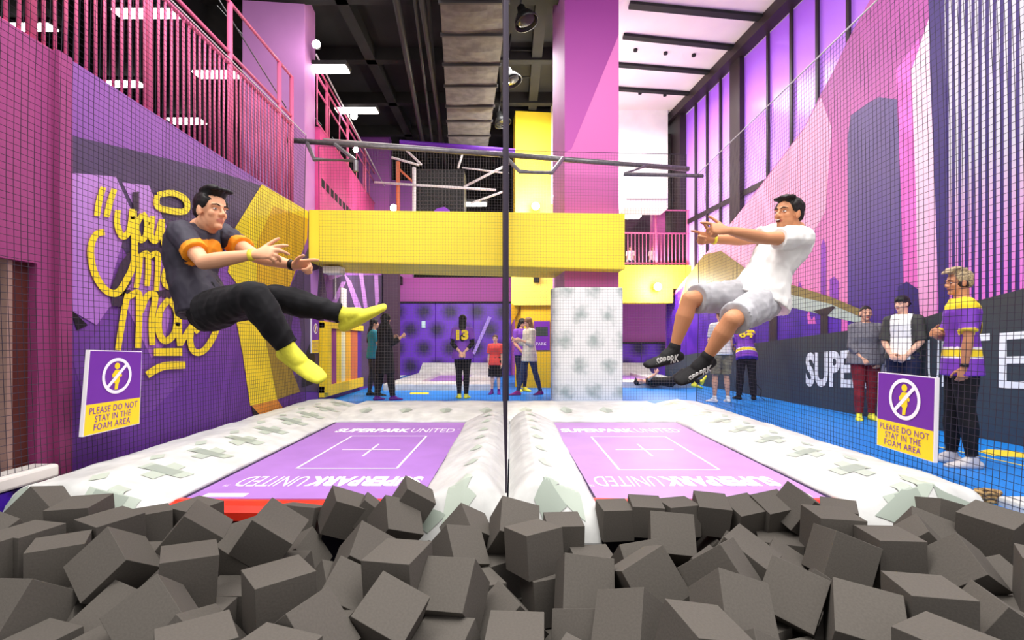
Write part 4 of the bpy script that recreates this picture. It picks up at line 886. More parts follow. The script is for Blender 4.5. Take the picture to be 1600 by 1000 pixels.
for s in CUBES.split(';'):
    v = [int(q) for q in s.split(',')]; q = Quaternion((v[3]/1000, v[4]/1000, v[5]/1000, v[6]/1000)).normalized(); h = v[7]/10000; x, y, z = v[0]/1000, v[1]/1000, v[2]/1000
    o = bpy.data.objects.new('foam_cube', cme); COL.objects.link(o); o.location = (x, y, z-.035); o.rotation_mode = 'QUATERNION'; o.rotation_quaternion = q; o.scale = (h, h, h)
    R = q.to_matrix(); zs = sorted(abs((R @ Vector(a_)).z) for a_ in ((1, 0, 0), (0, 1, 0), (0, 0, 1)))
    tl = 'flat' if zs[2] > .965 else ('on edge' if zs[0] < .22 else ('on a corner' if zs[2] < .78 else 'tilted'))
    row = 'back' if y > 3.0 else 'upper middle' if y > 2.5 else 'middle' if y > 2.05 else 'front'
    u = x/y
    col_ = 'below the left wall' if u < -.78 else 'below the left white pad' if u < -.62 else 'outer half below left trampoline' if u < -.40 else 'inner half below left trampoline' if u < -.18 else 'below the centre pad' if u < .17 else 'inner half below right trampoline' if u < .40 else 'outer half below right trampoline' if u < .64 else 'below the right white pad' if u < .84 else 'at the right edge'
    hh = ' and raised' if z > .03 else ' and sunken' if z < -.19 else ''
    lb = 'grey foam cube %s%s, %s row, %s' % (tl, hh, row, col_)
    tag(o, lb, 'foam cube', lb.replace('grey foam cube', 'foam cubes'))

# ------------------------------------------------------------------ people
def v3(*a): return Vector(a)
def skin_mat():
    if 'skin' in MC: return MC['skin']
    m = bpy.data.materials.new('skin'); m.use_nodes = True; nt = m.node_tree; b = nt.nodes['Principled BSDF']
    a = nt.nodes.new('ShaderNodeVertexColor'); a.layer_name = 'tone'; nt.links.new(a.outputs['Color'], b.inputs['Base Color'])
    b.inputs['Roughness'].default_value = .5; b.inputs['Specular IOR Level'].default_value = .3
    MC['skin'] = m; return m
def frame_dirs(f, up):
    f = Vector(f).normalized(); u = Vector(up); u = (u-f*u.dot(f)).normalized(); return f, f.cross(u).normalized(), u
def lerp(a, b, t): return a+(b-a)*t
def hand_prims(mb, W, hd, pn, ts, k, curls, thumb=0.0, spread=.0):
    """W wrist, hd finger direction, pn palm normal, ts side of the thumb"""
    hd = Vector(hd).normalized(); pn = Vector(pn); pn = (pn-hd*pn.dot(hd)).normalized()
    s = hd.cross(pn).normalized(); s = s if s.dot(Vector(ts)) > 0 else -s
    mb.loft([(W-hd*.01*k, s, .025*k, .019*k), (W+hd*.03*k, s, .034*k, .017*k), (W+hd*.06*k, s, .041*k, .015*k), (W+hd*.085*k, s, .040*k, .013*k)], 14)
    lens = (.074, .082, .076, .060)
    for i in range(4):
        off = .030-.0205*i; base = W+hd*(.084-.004*abs(i-1))*k+s*off*k
        d = (hd+s*off*spread*12).normalized(); c = curls[i+1]; p = base-d*.012*k; ang = 0
        pts = [(p, .0095*k)]; p = base
        for q, (fr_, mx) in enumerate(((.45, 62), (.30, 85), (.25, 50))):
            ang += math.radians(mx*c+4); dd = d*math.cos(ang)+pn*math.sin(ang)
            pts.append((p, .0095*k)); p = p+dd*lens[i]*fr_*k
        pts.append((p, .0078*k))
        for (p0, r0), (p1, r1) in zip(pts[:-1], pts[1:]): mb.loft([(p0, s, r0, r0), (p1, s, r1, r1)], 8)
    c = thumb; b0 = W+hd*.022*k+s*.022*k+pn*.004*k
    d0 = (hd*.62+s*(.78-.5*c)+pn*(.15+.5*c)).normalized(); d1 = (hd*(.85)+s*(.50-.9*c)+pn*(.1+.4*c)).normalized()
    p1 = b0+d0*.045*k; p2 = p1+lerp(d0, d1, .6).normalized()*.032*k; p3 = p2+d1*.026*k
    for a, b, ra, rb_ in ((b0, p1, .0145, .0115), (p1, p2, .0112, .0102), (p2, p3, .0102, .0085)): mb.loft([(a, pn, ra*k, ra*k), (b, pn, rb_*k, rb_*k)], 8)
def head_prims(mb, H, f, r, u, k, open_=False, wide=1.0):
    def q(a, b, c): return H+(f*a+r*b+u*c)*k
    def e(a, b, c, ra, rb, rc): mb.ell(q(a, b, c), ra*k, rb*k, rc*k, f, r, u, 20, 14)
    e(-.012, 0, .032, .094, .074*wide, .086); e(.018, 0, -.032, .065, .054*wide, .076); e(.056, 0, -.090, .026, .024*wide, .019)
    e(.018, 0, -.072, .046, .045*wide, .030)
    for s in (-1, 1):
        e(.050, .033*s*wide, -.022, .026, .022, .024); e(-.008, .076*s*wide, -.008, .019, .008, .032); e(.002, .074*s*wide, -.020, .010, .008, .015)
        mb.loft([(q(.083, .004*s, .021), u, .010*k, .008*k), (q(.070, .045*s, .022), u, .008*k, .008*k)], 8)
        e(.092, .012*s, -.030, .011, .009, .008)
    mb.loft([(q(.080, 0, .012), r, .008*k, .008*k), (q(.103, 0, -.024), r, .0095*k, .0095*k)], 10)
    e(.0785, 0, -.054, .008, .021, .0045); e(.0765, 0, -.0645 - (.012 if open_ else 0), .008, .018, .0055)
def paint(me, o0, H, f, r, u, k, tone, lip, stubble=0, hairc=None, extra=None):
    ca = me.color_attributes.new('tone', 'FLOAT_COLOR', 'POINT'); cols = []
    T = Vector([lin(c) for c in tone]); Lc = Vector([lin(c) for c in lip]); Sb = T*.55
    for v in me.vertices:
        p = v.co+o0-H; a, b, c = p.dot(f)/k, p.dot(r)/k, p.dot(u)/k; col = T.copy()
        if abs(b) < .08 and abs(c) < .13 and a > -.09:
            w_ = max(0, 1-((b/.026)**2+((c+.0595)/.013)**2)) if a > .05 else 0
            if w_ > 0: col = lerp(col, Lc, min(1, w_*2.2))
            if stubble and c < -.045 and a > .0 and w_ <= 0: col = lerp(col, Sb, stubble*min(1, (-.045-c)/.02))
            ch = max(0, 1-(((abs(b)-.042)/.026)**2+((c+.03)/.024)**2)) if a > .03 else 0
            col = lerp(col, Vector((T.x*1.02, T.y*.82, T.z*.8)), .1*ch)
            ey = max(0, 1-(((abs(b)-.032)/.020)**2+((c-.002)/.013)**2)) if a > .05 else 0
            col = lerp(col, T*.6, .3*ey)  # eye sockets painted darker: shading put into the skin colour
        if extra:
            x_ = extra(v.co+o0)
            if x_: col = Vector([lin(c_) for c_ in x_])
        cols += [col.x, col.y, col.z, 1]
    ca.data.foreach_set('color', cols)
def face_parts(root, H, f, r, u, k, iris=(50, 30, 22), brow=(30, 22, 20), open_=False, glasses=False):
    def q(a, b, c): return H+(f*a+r*b+u*c)*k
    for s in (-1, 1):
        mb = MB(); mb.ell(q(.0745, .032*s, .001),    .008*k, .0118*k, .0046*k, f, (r+f*-.25*s).normalized(), u, 14, 10); 
        mb.ell(q(.0795, .032*s, .001),    .0045*k, .0052*k, .0045*k, f, r, u, 12, 8, 1)
        mb.build('eye', [mat('eye_white', (236, 228, 224), .25), mat('iris_%d' % iris[0], iris, .2)], root, smooth=True)
        mb = MB(); mb.loft([(q(.088, .013*s, .0215), u, .0034*k, .003*k), (q(.087, .030*s, .0275), u, .0038*k, .003*k), (q(.073, .052*s, .0225), u, .0022*k, .002*k)], 8)
        mb.build('eyebrow', mat('hair_%d' % brow[0], brow, .7), root, smooth=True)
    if open_:
        mb = MB(); mb.ell(q(.086, 0, -.0605), .006*k, .019*k, .0085*k, f, r, u, 14, 10); mb.build('mouth', mat('mouth_dark', (70, 22, 20), .5), root, smooth=True)
        mb = MB(); mb.ell(q(.0885, 0, -.0565), .005*k, .015*k, .0035*k, f, r, u, 12, 8); mb.build('teeth', mat('teeth', (244, 238, 226), .3), root, smooth=True)
def dyed_mat():
    if 'dyed' in MC: return MC['dyed']
    m = bpy.data.materials.new('dyed_cloth'); m.use_nodes = True; nt = m.node_tree; b = nt.nodes['Principled BSDF']
    a = nt.nodes.new('ShaderNodeVertexColor'); a.layer_name = 'dye'; nt.links.new(a.outputs['Color'], b.inputs['Base Color'])
    b.inputs['Roughness'].default_value = .65; b.inputs['Specular IOR Level'].default_value = .25
    MC['dyed'] = m; return m
def finish(me, name, mats, root, o0, wr=0, scale=6, idx=None, aniso=(1, 1, 1), seed=0):
    vs = me.vertices
    if wr:
        me.calc_loop_triangles()
        nn = [v.normal.copy() for v in vs]
        for v, n in zip(vs, nn):
            p = v.co; q = Vector((p.x*scale*aniso[0]+seed, p.y*scale*aniso[1], p.z*scale*aniso[2]))
            d = noise.noise(q); d = (1-abs(d)*2.2)*.6+.5*noise.noise(q*2.3)
            v.co = p+n*wr*d
    for v in vs: v.co -= o0
    if not isinstance(mats, (list, tuple)): mats = [mats]
    me.materials.clear()
    for m in mats: me.materials.append(m)
    me.polygons.foreach_set('use_smooth', [True]*len(me.polygons))
    if idx:
        pal = [m.node_tree.nodes['Principled BSDF'].inputs['Base Color'].default_value[:3] for m in mats]
        ca = me.color_attributes.new('dye', 'FLOAT_COLOR', 'POINT'); cc = []
        for v in vs: c = pal[idx(v.co+o0)]; cc += [c[0], c[1], c[2], 1]
        ca.data.foreach_set('color', cc); me.materials.clear(); me.materials.append(dyed_mat())
    me.name = name
    o = bpy.data.objects.new(name, me); COL.objects.link(o)
    if root is not None: o.parent = root
    else: o.location = o0; o['_o'] = list(o0)
    return o
SPINE = [(-.13, .085, .075), (-.04, .150, .105), (.05, .160, .108), (.25, .148, .098), (.42, .135, .090), (.62, .152, .104), (.80, .165, .112), (.93, .155, .095), (1.02, .105, .075), (1.09, .062, .058)]
class Body:
    """joints: pel, neck (base of neck), H head centre, hf/hu head directions, sh/el/wr/hd/pn/ts, hip/kn/an/ft; index 0 right 1 left"""
    def __init__(s, **k): s.__dict__.update(k); s.k = k.get('k', 1.0); s.fat = k.get('fat', 1.0); s.hk = k.get('hk', .97); s.bend = k.get('bend', Vector((0, 0, 0)))
    def spine(s, t):
        return s.pel+(s.neck-s.pel)*t+s.bend*math.sin(PI*min(1, max(0, t)))
    def side(s, t):
        a = (s.hip[0]-s.hip[1]).normalized(); b = (s.sh[0]-s.sh[1]).normalized(); return lerp(a, b, min(1, max(0, t))).normalized()
    def torso(s, mb, grow=0, t0=-.2, t1=1.2, flare=0, cloth=False):
        st = []
        for t, a, b in (([(t0, .166, .112), (-.04, .166, .112)] if t0 < -.06 else [])+SPINE[2:-2]+[(1.0, .105, .072), (1.05, .068, .062)] if cloth else SPINE):
            if t0 <= t <= t1:
                g = grow+flare*max(0, .3-t)
                wf = s.fat if t < .7 else 1
                st.append((s.spine(t), s.side(t), (a*wf)*s.k+g*(1 if t < .9 or not cloth else .75), (b*wf)*s.k+g))
        mb.loft(st, 22, c0=not cloth, c1=not cloth)
    def arm(s, mb, i, grow=0, upto=2.0, start=0):
        k = s.k; sh, el, wr = s.sh[i], s.el[i], s.wr[i]; ax = (el-sh).cross(wr-el); ax = ax if ax.length > 1e-5 else Vector((0, 0, 1))
        U = [(0, .052), (.3, .047), (.6, .043), (1, .037)]; Fm = [(0, .038), (.25, .041), (.6, .034), (.95, .025)]
        st = []
        for t, r in U:
            if t <= upto+1e-6: st.append((lerp(sh, el, t), ax, r*k+grow, r*k+grow))
            else: break
        if upto < 1: st = [q for q in st]; st.append((lerp(sh, el, upto), ax, .045*k+grow*1.15, .045*k+grow*1.15))
        mb.loft(st, 14, c1=upto >= 1)
        if upto > 1:
            st = [(lerp(el, wr, t), ax if False else s.pn[i].cross((wr-el).normalized()), r*k*(1.12 if t > .8 else 1)+grow, r*k*(.85 if t > .8 else 1)+grow) for t, r in Fm if t <= upto-1+1e-6]
            mb.loft(st, 14, c1=upto >= 2)
    def delt(s, mb, i, grow=0):
        mb.ell(s.sh[i], .056*s.k+grow, .056*s.k+grow, .056*s.k+grow)
        n = s.spine(1.0); mb.loft([(lerp(n, s.sh[i], .2), s.side(1), .05*s.k+grow, .05*s.k+grow), (s.sh[i], s.side(1), .05*s.k+grow, .05*s.k+grow)], 12) if False else None
        a = s.spine(.98); mb.loft([(lerp(a, s.sh[i], .1), (0, 0, 1), .05*s.k+grow, .05*s.k+grow), (s.sh[i], (0, 0, 1), .052*s.k+grow, .052*s.k+grow)], 12)
        b_ = s.spine(.80); mb.loft([(lerp(b_, s.sh[i], .5), (0, 0, 1), .075*s.k+grow, .07*s.k+grow), (s.sh[i], (0, 0, 1), .05*s.k+grow, .05*s.k+grow)], 12)
    def leg(s, mb, i, grow=0, upto=2.0, grow2=None):
        k = s.k; g2 = grow if grow2 is None else grow2; hp, kn, an = s.hip[i], s.kn[i], s.an[i]; sd = s.side(0)
        U = [(-.06, .088), (.1, .090), (.4, .080), (.75, .063), (1, .056)]; C = [(0, .055), (.15, .054), (.32, .058), (.6, .046), (.88, .034), (1, .033)]
        st = []
        for t, r in U:
            if t <= upto+1e-6: st.append((lerp(hp, kn, t), sd, r*k*s.fat**.5+lerp(grow, g2, max(0, t)/2 if upto > 1 else max(0, t)), r*k*s.fat**.5+lerp(grow, g2, max(0, t)/2 if upto > 1 else max(0, t))))
        if upto < 1: st.append((lerp(hp, kn, upto), sd, .066*k+g2, .066*k+g2))
        mb.loft(st, 16, c1=upto >= 1)
        if upto > 1:
            st = [(lerp(kn, an, t), sd, r*k+lerp(grow, g2, .5+t/2), r*k+lerp(grow, g2, .5+t/2)) for t, r in C if t <= upto-1+1e-6]
            if upto < 2: st.append((lerp(kn, an, upto-1), sd, .042*k+g2, .042*k+g2))
            mb.loft(st, 16, c1=upto >= 2)
        mb.ell(hp, .092*k+grow, .092*k+grow, .092*k+grow)
    def foot(s, mb, i, grow=0, cuff=.10):
        k = s.k; an = s.an[i]; fd = s.ft[i].normalized(); dn = (an-s.kn[i]).normalized(); dn = (dn-fd*dn.dot(fd)).normalized(); sd = fd.cross(dn)
        g = grow
        mb.loft([(an+dn*.045*k-fd*.045*k, sd, .030*k+g, .028*k+g), (an+dn*.045*k+fd*.02*k, sd, .036*k+g, .036*k+g), (an+dn*.052*k+fd*.09*k, sd, .045*k+g, .028*k+g), (an+dn*.060*k+fd*.15*k, sd, .046*k+g, .020*k+g), (an+dn*.064*k+fd*.19*k, sd, .034*k+g, .014*k+g)], 16)
        mb.loft([(an, sd, .034*k+g, .034*k+g), (an+dn*.03*k+fd*.06*k, sd, .036*k+g, .03*k+g)], 14)
        up = (s.kn[i]-an).normalized(); mb.loft([(an+up*cuff*k, sd, .034*k+g, .035*k+g), (an, sd, .035*k+g, .037*k+g), (an+dn*.03*k-fd*.01*k, sd, .034*k+g, .036*k+g)], 14)
    def headframe(s): return frame_dirs(s.hf, s.hu)
def make_person(B, label, o0, cat='person', skin=(224, 168, 134), lip=(190, 104, 90), hairc=(30, 24, 22), vox=.006, clothes=(), hair='short', group=None,
                eyes=True, open_=False, stubble=0, hands=True, wide=1.0, skin_extra=None, hvox=None):
    o0 = Vector(o0); k = B.k; f, r, u = B.headframe()
    mb = MB(); B.torso(mb, -.004)
    for i in (0, 1):
        B.delt(mb, i, -.004); B.arm(mb, i, -.001); B.leg(mb, i, -.003); B.foot(mb, i, -.004)
        hand_prims(mb, B.wr[i], B.hd[i], B.pn[i], B.ts[i], k, B.curls[i], B.thumb[i], B.spread[i])
    mb.loft([(B.spine(1.0), r, .062*k, .060*k), (lerp(B.spine(1.05), B.H-f*.02*k-u*.07*k, .5), r, .055*k, .056*k), (B.H-f*.022*k-u*.05*k, r, .056*k, .060*k)], 16)
    head_prims(mb, B.H, f, r, u, k*B.hk, open_, wide)
    me = remesh(mb, vox, 2, .45)
    for v in me.vertices: v.co -= o0
    paint(me, o0, B.H, f, r, u, k*B.hk, skin, lip, stubble, hairc, skin_extra)
    for v in me.vertices: v.co += o0
    body = finish(me, 'person', skin_mat(), None, o0); tag(body, label, cat, group)
    kb = k; k = k*B.hk
    hm = mat('hair_tone_%d_%d' % (hairc[0], hairc[2]), hairc, .55, noise_amt=.35, noise_scale=90)
    H = B.H
    def q(a, b, c): return H+(f*a+r*b+u*c)*k
    mb = MB()
    def e(a, b, c, ra, rb, rc): mb.ell(q(a, b, c), ra*k, rb*k, rc*k, f, r, u, 20, 14)
    if hair in ('short', 'quiff', 'sweep', 'tuft'):
        e(-.024, 0, .050, .095, .079*wide, .080); e(-.055, 0, .005, .058, .070*wide, .058)
        for s in (-1, 1): e(.0, .068*s*wide, .045, .045, .012, .045)
        if hair == 'quiff':
            for t in range(9): 
                b_ = -.05+.1*t/8; mb.loft([(q(-.02, b_*.95, .112), r, .020*k, .018*k), (q(.05, b_, .122+.004*math.sin(t*2)), r, .018*k, .015*k), (q(.088, b_*1.02, .116+.006*math.sin(t*3)), r, .011*k, .010*k)], 8)
            e(.02, 0, .10, .06, .062, .03)
        if hair == 'short':
            e(.03, 0, .098, .055, .062, .028)
            for t in range(8): b_ = -.055+.11*t/7; mb.loft([(q(.03, b_, .105), r, .016*k, .016*k), (q(.077, b_, .098+.006*math.sin(t*5)), r, .010*k, .010*k)], 8)
        if hair == 'sweep':
            for t in range(9): b_ = -.06+.12*t/8; mb.loft([(q(-.03, b_, .118), r, .016*k, .016*k), (q(.05, b_*1.05, .132), r, .018*k, .016*k), (q(.092, b_*.95, .098), r, .010*k, .010*k)], 8)
            e(.0, 0, .10, .08, .07, .034)
        if hair == 'tuft': e(.03, 0, .095, .05, .06, .026)
    elif hair == 'long':
        e(-.018, 0, .042, .100, .086, .086); L = .46
        mb.loft([(q(-.05, 0, .06), r, .08*k, .06*k), (q(-.075, 0, -.06), r, .082*k, .045*k), (q(-.125, 0, -.22), r, .07*k, .035*k), (q(-.15, 0, -.42), r, .045*k, .026*k)], 18)
    elif hair == 'bob':
        e(-.016, 0, .044, .100, .084, .084)
        mb.loft([(q(-.03, 0, .05), r, .086*k, .08*k), (q(-.035, 0, -.06), r, .090*k, .075*k), (q(-.05, 0, -.14), r, .085*k, .06*k)], 18)
    elif hair == 'bun':
        e(-.020, 0, .046, .095, .080, .080); e(-.05, 0, .0, .055, .07, .06)
    elif hair == 'hijab':
        e(-.014, 0, .030, .104, .092, .102); e(-.02, 0, -.06, .085, .085, .075)
        mb.loft([(q(-.02, 0, -.05), r, .08*k, .085*k), (q(-.02, 0, -.14), r, .10*k, .09*k), (q(-.02, 0, -.25), r, .17*k, .115*k), (q(-.01, 0, -.34), r, .175*k, .12*k)], 20)
    elif hair == 'cap':
        e(-.012, 0, .050, .100, .083, .072)
        mb.loft([(q(-.06, 0, .035), r, .06*k, .008*k), (q(-.13, 0, .015), r, .055*k, .006*k), (q(-.16, 0, .0), r, .035*k, .005*k)], 14)
        e(-.05, 0, -.01, .05, .068, .05)
    hme = remesh(mb, hvox or max(vox, .006), 1, .4)
    hob = finish(hme, {'hijab': 'headscarf', 'cap': 'cap'}.get(hair, 'hair'), hm, body, o0, .0055*k, 26, aniso=(1, 1, 1))
    if eyes: face_parts(body, H, f, r, u, k, brow=tuple(int(c*.8) for c in hairc) if hairc[0] < 120 else (70, 50, 40), open_=open_)
    out = {'body': body, 'B': B}
    for name, fn, mats, wrk, idx, cvox in clothes:
        mb = MB(); fn(mb, B); me = remesh(mb, cvox or vox, 2, .5)
        finish(me, name, mats, body, o0, wrk, 13 if vox < .006 else 8, idx, (1, 1, .55), seed=len(name))
    return body
def Shirt(sleeve=.5, grow=.014, t0=-.10, flare=.03, t1=1.06):
    def fn(mb, B):
        B.torso(mb, grow, t0, t1, flare, True)
        for i in (0, 1): B.delt(mb, i, grow*.7); B.arm(mb, i, grow if sleeve < 1 else grow*.7, sleeve)
    return fn
def Trousers(length=1.93, grow=.012, g2=.010, top=.16):
    def fn(mb, B):
        st = [(B.spine(t), B.side(t), a*B.fat*B.k+grow, b*B.fat*B.k+grow) for t, a, b in SPINE if t <= top+.1]
        mb.loft(st, 22)
        for i in (0, 1): B.leg(mb, i, grow, length, g2)
    return fn
def Socks(i, grow=.005, cuff=.10):
    def fn(mb, B): B.foot(mb, i, grow, cuff)
    return fn
def Shoe(i, grow=.010): return Socks(i, grow, .02)

# ---------------------------------------------- standing helper
def standing(x, D, h, yaw, arms, lean=0, feet=.10, step=0, headyaw=None, headpitch=0, fat=1.0, hipshift=0, knee=0, crouch=0):
    """yaw: direction the person faces, degrees from +X counter-clockwise seen from above"""
    k = h/1.75; X = (x-800)*D/800; a = math.radians(yaw); f = v3(math.cos(a), math.sin(a), 0); r = v3(math.sin(a), -math.cos(a), 0); z = v3(0, 0, 1); O = v3(X, D, 0)
    def q(fr, rr, ur): return O+(f*fr+r*rr+z*ur)*k
    ln = math.radians(lean); bf = f*math.sin(ln)+z*math.cos(ln)
    pel = q(0, hipshift, .955-crouch); neck = pel+bf*.50*k
    shc = pel+bf*.455*k
    sh = [shc+r*.160*k, shc-r*.160*k]
    ha = math.radians(headyaw if headyaw is not None else yaw); hp = math.radians(headpitch)
    hf = v3(math.cos(ha)*math.cos(hp), math.sin(ha)*math.cos(hp), math.sin(hp)); hu = v3(-math.cos(ha)*math.sin(hp), -math.sin(ha)*math.sin(hp), math.cos(hp))
    H = neck+lerp(bf, z, .5).normalized()*.165*k+hf*.03*k
    hip = [pel+r*.088*k-z*.02*k, pel-r*.088*k-z*.02*k]
    an = [q(step*.5, feet, .075), q(-step*.5, -feet, .075)]
    kn = [lerp(hip[i], an[i], .5)+f*(.015+knee+crouch*.6)*k for i in (0, 1)]
    ft = [(f+r*.25).normalized(), (f-r*.25).normalized()]
    el = []; wr = []; hd = []; pn = []; ts = []; curls = []; thumb = []; spread = []
    for i, A in enumerate(arms):
        s = 1 if i == 0 else -1
        def d(t3): return (f*t3[0]+r*t3[1]*s+z*t3[2]).normalized()
        e_ = sh[i]+d(A[0])*.285*k; w_ = e_+d(A[1])*.25*k; el.append(e_); wr.append(w_); hd.append(d(A[2]) if len(A) > 2 else d(A[1])); pn.append(d(A[3]) if len(A) > 3 else -r*s)
        ts.append(d(A[4]) if len(A) > 4 else f); c = A[5] if len(A) > 5 else .35; curls.append([c]*5); thumb.append(.3); spread.append(.2)
    return Body(pel=pel, neck=neck, H=H, hf=hf, hu=hu, sh=sh, el=el, wr=wr, hd=hd, pn=pn, ts=ts, curls=curls, thumb=thumb, spread=spread, hip=hip, kn=kn, an=an, ft=ft, k=k, fat=fat), O, f, r, z
HANG = ((.05, .12, -1), (.15, .0, -1))
FOLD = ((.25, .1, -1), (.75, -.8, .1), (.3, -1, .1), (-.8, 0, -.2), (0, 0, 1), .5)
BEHIND = ((-.35, .2, -1), (-.25, -.75, -.8), (-.1, -.6, -.8), (-1, 0, 0), (0, 1, -.5), .4)
FRONT = ((.10, .14, -1), (.50, -.45, -.75), (.3, -.5, -.7), (-.6, -.2, 0), (.5, 0, 0), .5)
def num_on(root, body, O, U, V, m, name='number', bold=.06):
    mb = MB(); put_text(mb, body, O, U, V, 0, bold, ext=.002); mb.build(name, m, root)

# colours
M_jv = mat('jersey_violet', (126, 66, 184), .6, noise_amt=.06, noise_scale=5)
M_jy = mat('jersey_yellow', (246, 214, 50), .6); M_jw = mat('jersey_white', (240, 234, 240), .6)
M_blk = mat('black_cloth', (22, 20, 24), .8, noise_amt=.25, noise_scale=6); M_blk2 = mat('charcoal_cloth', (52, 48, 54), .75, noise_amt=.2, noise_scale=5)
M_navy = mat('navy_denim', (30, 34, 66), .8, noise_amt=.2, noise_scale=20)
M_wt = mat('white_cotton', (244, 240, 236), .7, noise_amt=.03, noise_scale=6)
M_sock = mat('yellow_sock', (240, 232, 74), .8, noise_amt=.05, noise_scale=60)

# ---------------------------------------------- left jumper (faces right)
def jumper_left():
    N = 2.62; Fd = 2.88
    sh = [P(283, 366, N), P(345, 366, Fd+.02)]; el = [P(318, 410, N-.10), P(397, 399, Fd-.14)]; wr = [P(399, 397, N-.12), P(459, 415, Fd-.18)]
    pel = P(322, 478, 2.72); neck = P(314, 366, 2.76)
    hip = [P(330, 486, 2.62), P(338, 480, 2.80)]
    kn = [P(397, 462, 2.36), P(436, 466, 2.66)]; an = [P(453, 548, 2.44), P(541, 492, 2.72)]
    ft = [(P(492, 582, 2.40)-P(448, 556, 2.44)).normalized(), (P(597, 474, 2.72)-P(552, 500, 2.74)).normalized()]
    f = v3(.90, -.42, .0).normalized(); u = v3(.08, 0, 1)
    H = P(331, 331, 2.70)
    z = v3(0, 0, 1); hd = [v3(.95, -.15, .10), v3(.97, -.1, .05)]
    B = Body(pel=pel, neck=neck, H=H, hf=f, hu=u, sh=sh, el=el, wr=wr, hd=hd, pn=[v3(0, .85, -.5), v3(.05, -.6, -.8)], ts=[z, z], curls=[[0, .05, .25, .55, .7], [0, .0, .9, 1, 1]], thumb=[-.1, .1], spread=[.5, .2],
             hip=hip, kn=kn, an=an, ft=ft, k=1.0, hk=.92, bend=v3(-.05, -.02, 0))
    M_s = [mat('shirt_charcoal', (54, 50, 62), .6, noise_amt=.25, noise_scale=4), mat('shirt_orange', (244, 150, 34), .6)]
    sd = (sh[0]-sh[1]).normalized(); ax = (neck-pel).normalized(); fr_ = sd.cross(ax); fr_ = fr_ if fr_.y < 0 else -fr_
    def idx(p):
        for i in (0, 1):
            d = el[i]-sh[i]; t = (p-sh[i]).dot(d)/d.length_squared; dist = (p-(sh[i]+d*t)).length
            if .54 < t < .80 and dist < .085: return 1
        q = p-B.spine(.74); a = q.dot(sd); c = q.dot(ax)
        if q.dot(fr_) > .0:
            w_ = .012+.034*max(0, math.sin(a*17+1.2))
            if -.13 < a < .15 and abs(c-(-.10*a)+.01*math.sin(a*40)) < w_: return 1
        return 0
    b = make_person(B, 'person in charcoal orange shirt and black trousers leaping over the foam, arms pointing right', (pel.x, pel.y, 0), wide=.95, skin=(232, 170, 132), lip=(206, 130, 110), hairc=(26, 20, 20), vox=.0052, hair='quiff', stubble=0,
        clothes=[('shirt', Shirt(.66, .014, -.12, .02), M_s, .010, idx, .0045), ('trousers', Trousers(1.90, .010, .014), mat('trousers_black', (24, 22, 26), .85, noise_amt=.2, noise_scale=8), .010, None, .0065),
                 ('sock', Socks(0, .005, .10), M_sock, 0, None, .0055), ('sock', Socks(1, .005, .10), M_sock, 0, None, .0055)])
    for i, (m, r_, t, nm) in enumerate(((mat('wristband_yellow', (246, 226, 70), .5), .031, .93, 'wristband'), (mat('watch_black', (30, 26, 26), .4), .031, .95, 'watch'))):
        d = (wr[i]-el[i]).normalized(); c = lerp(el[i], wr[i], t); mb = MB(); mb.loft([(c-d*.010, B.pn[i].cross(d), r_+.001, r_*.80), (c+d*.010, B.pn[i].cross(d), r_, r_*.78)], 18, caps=False); mb.build(nm, m, b, smooth=True)
    return b
jumper_left()

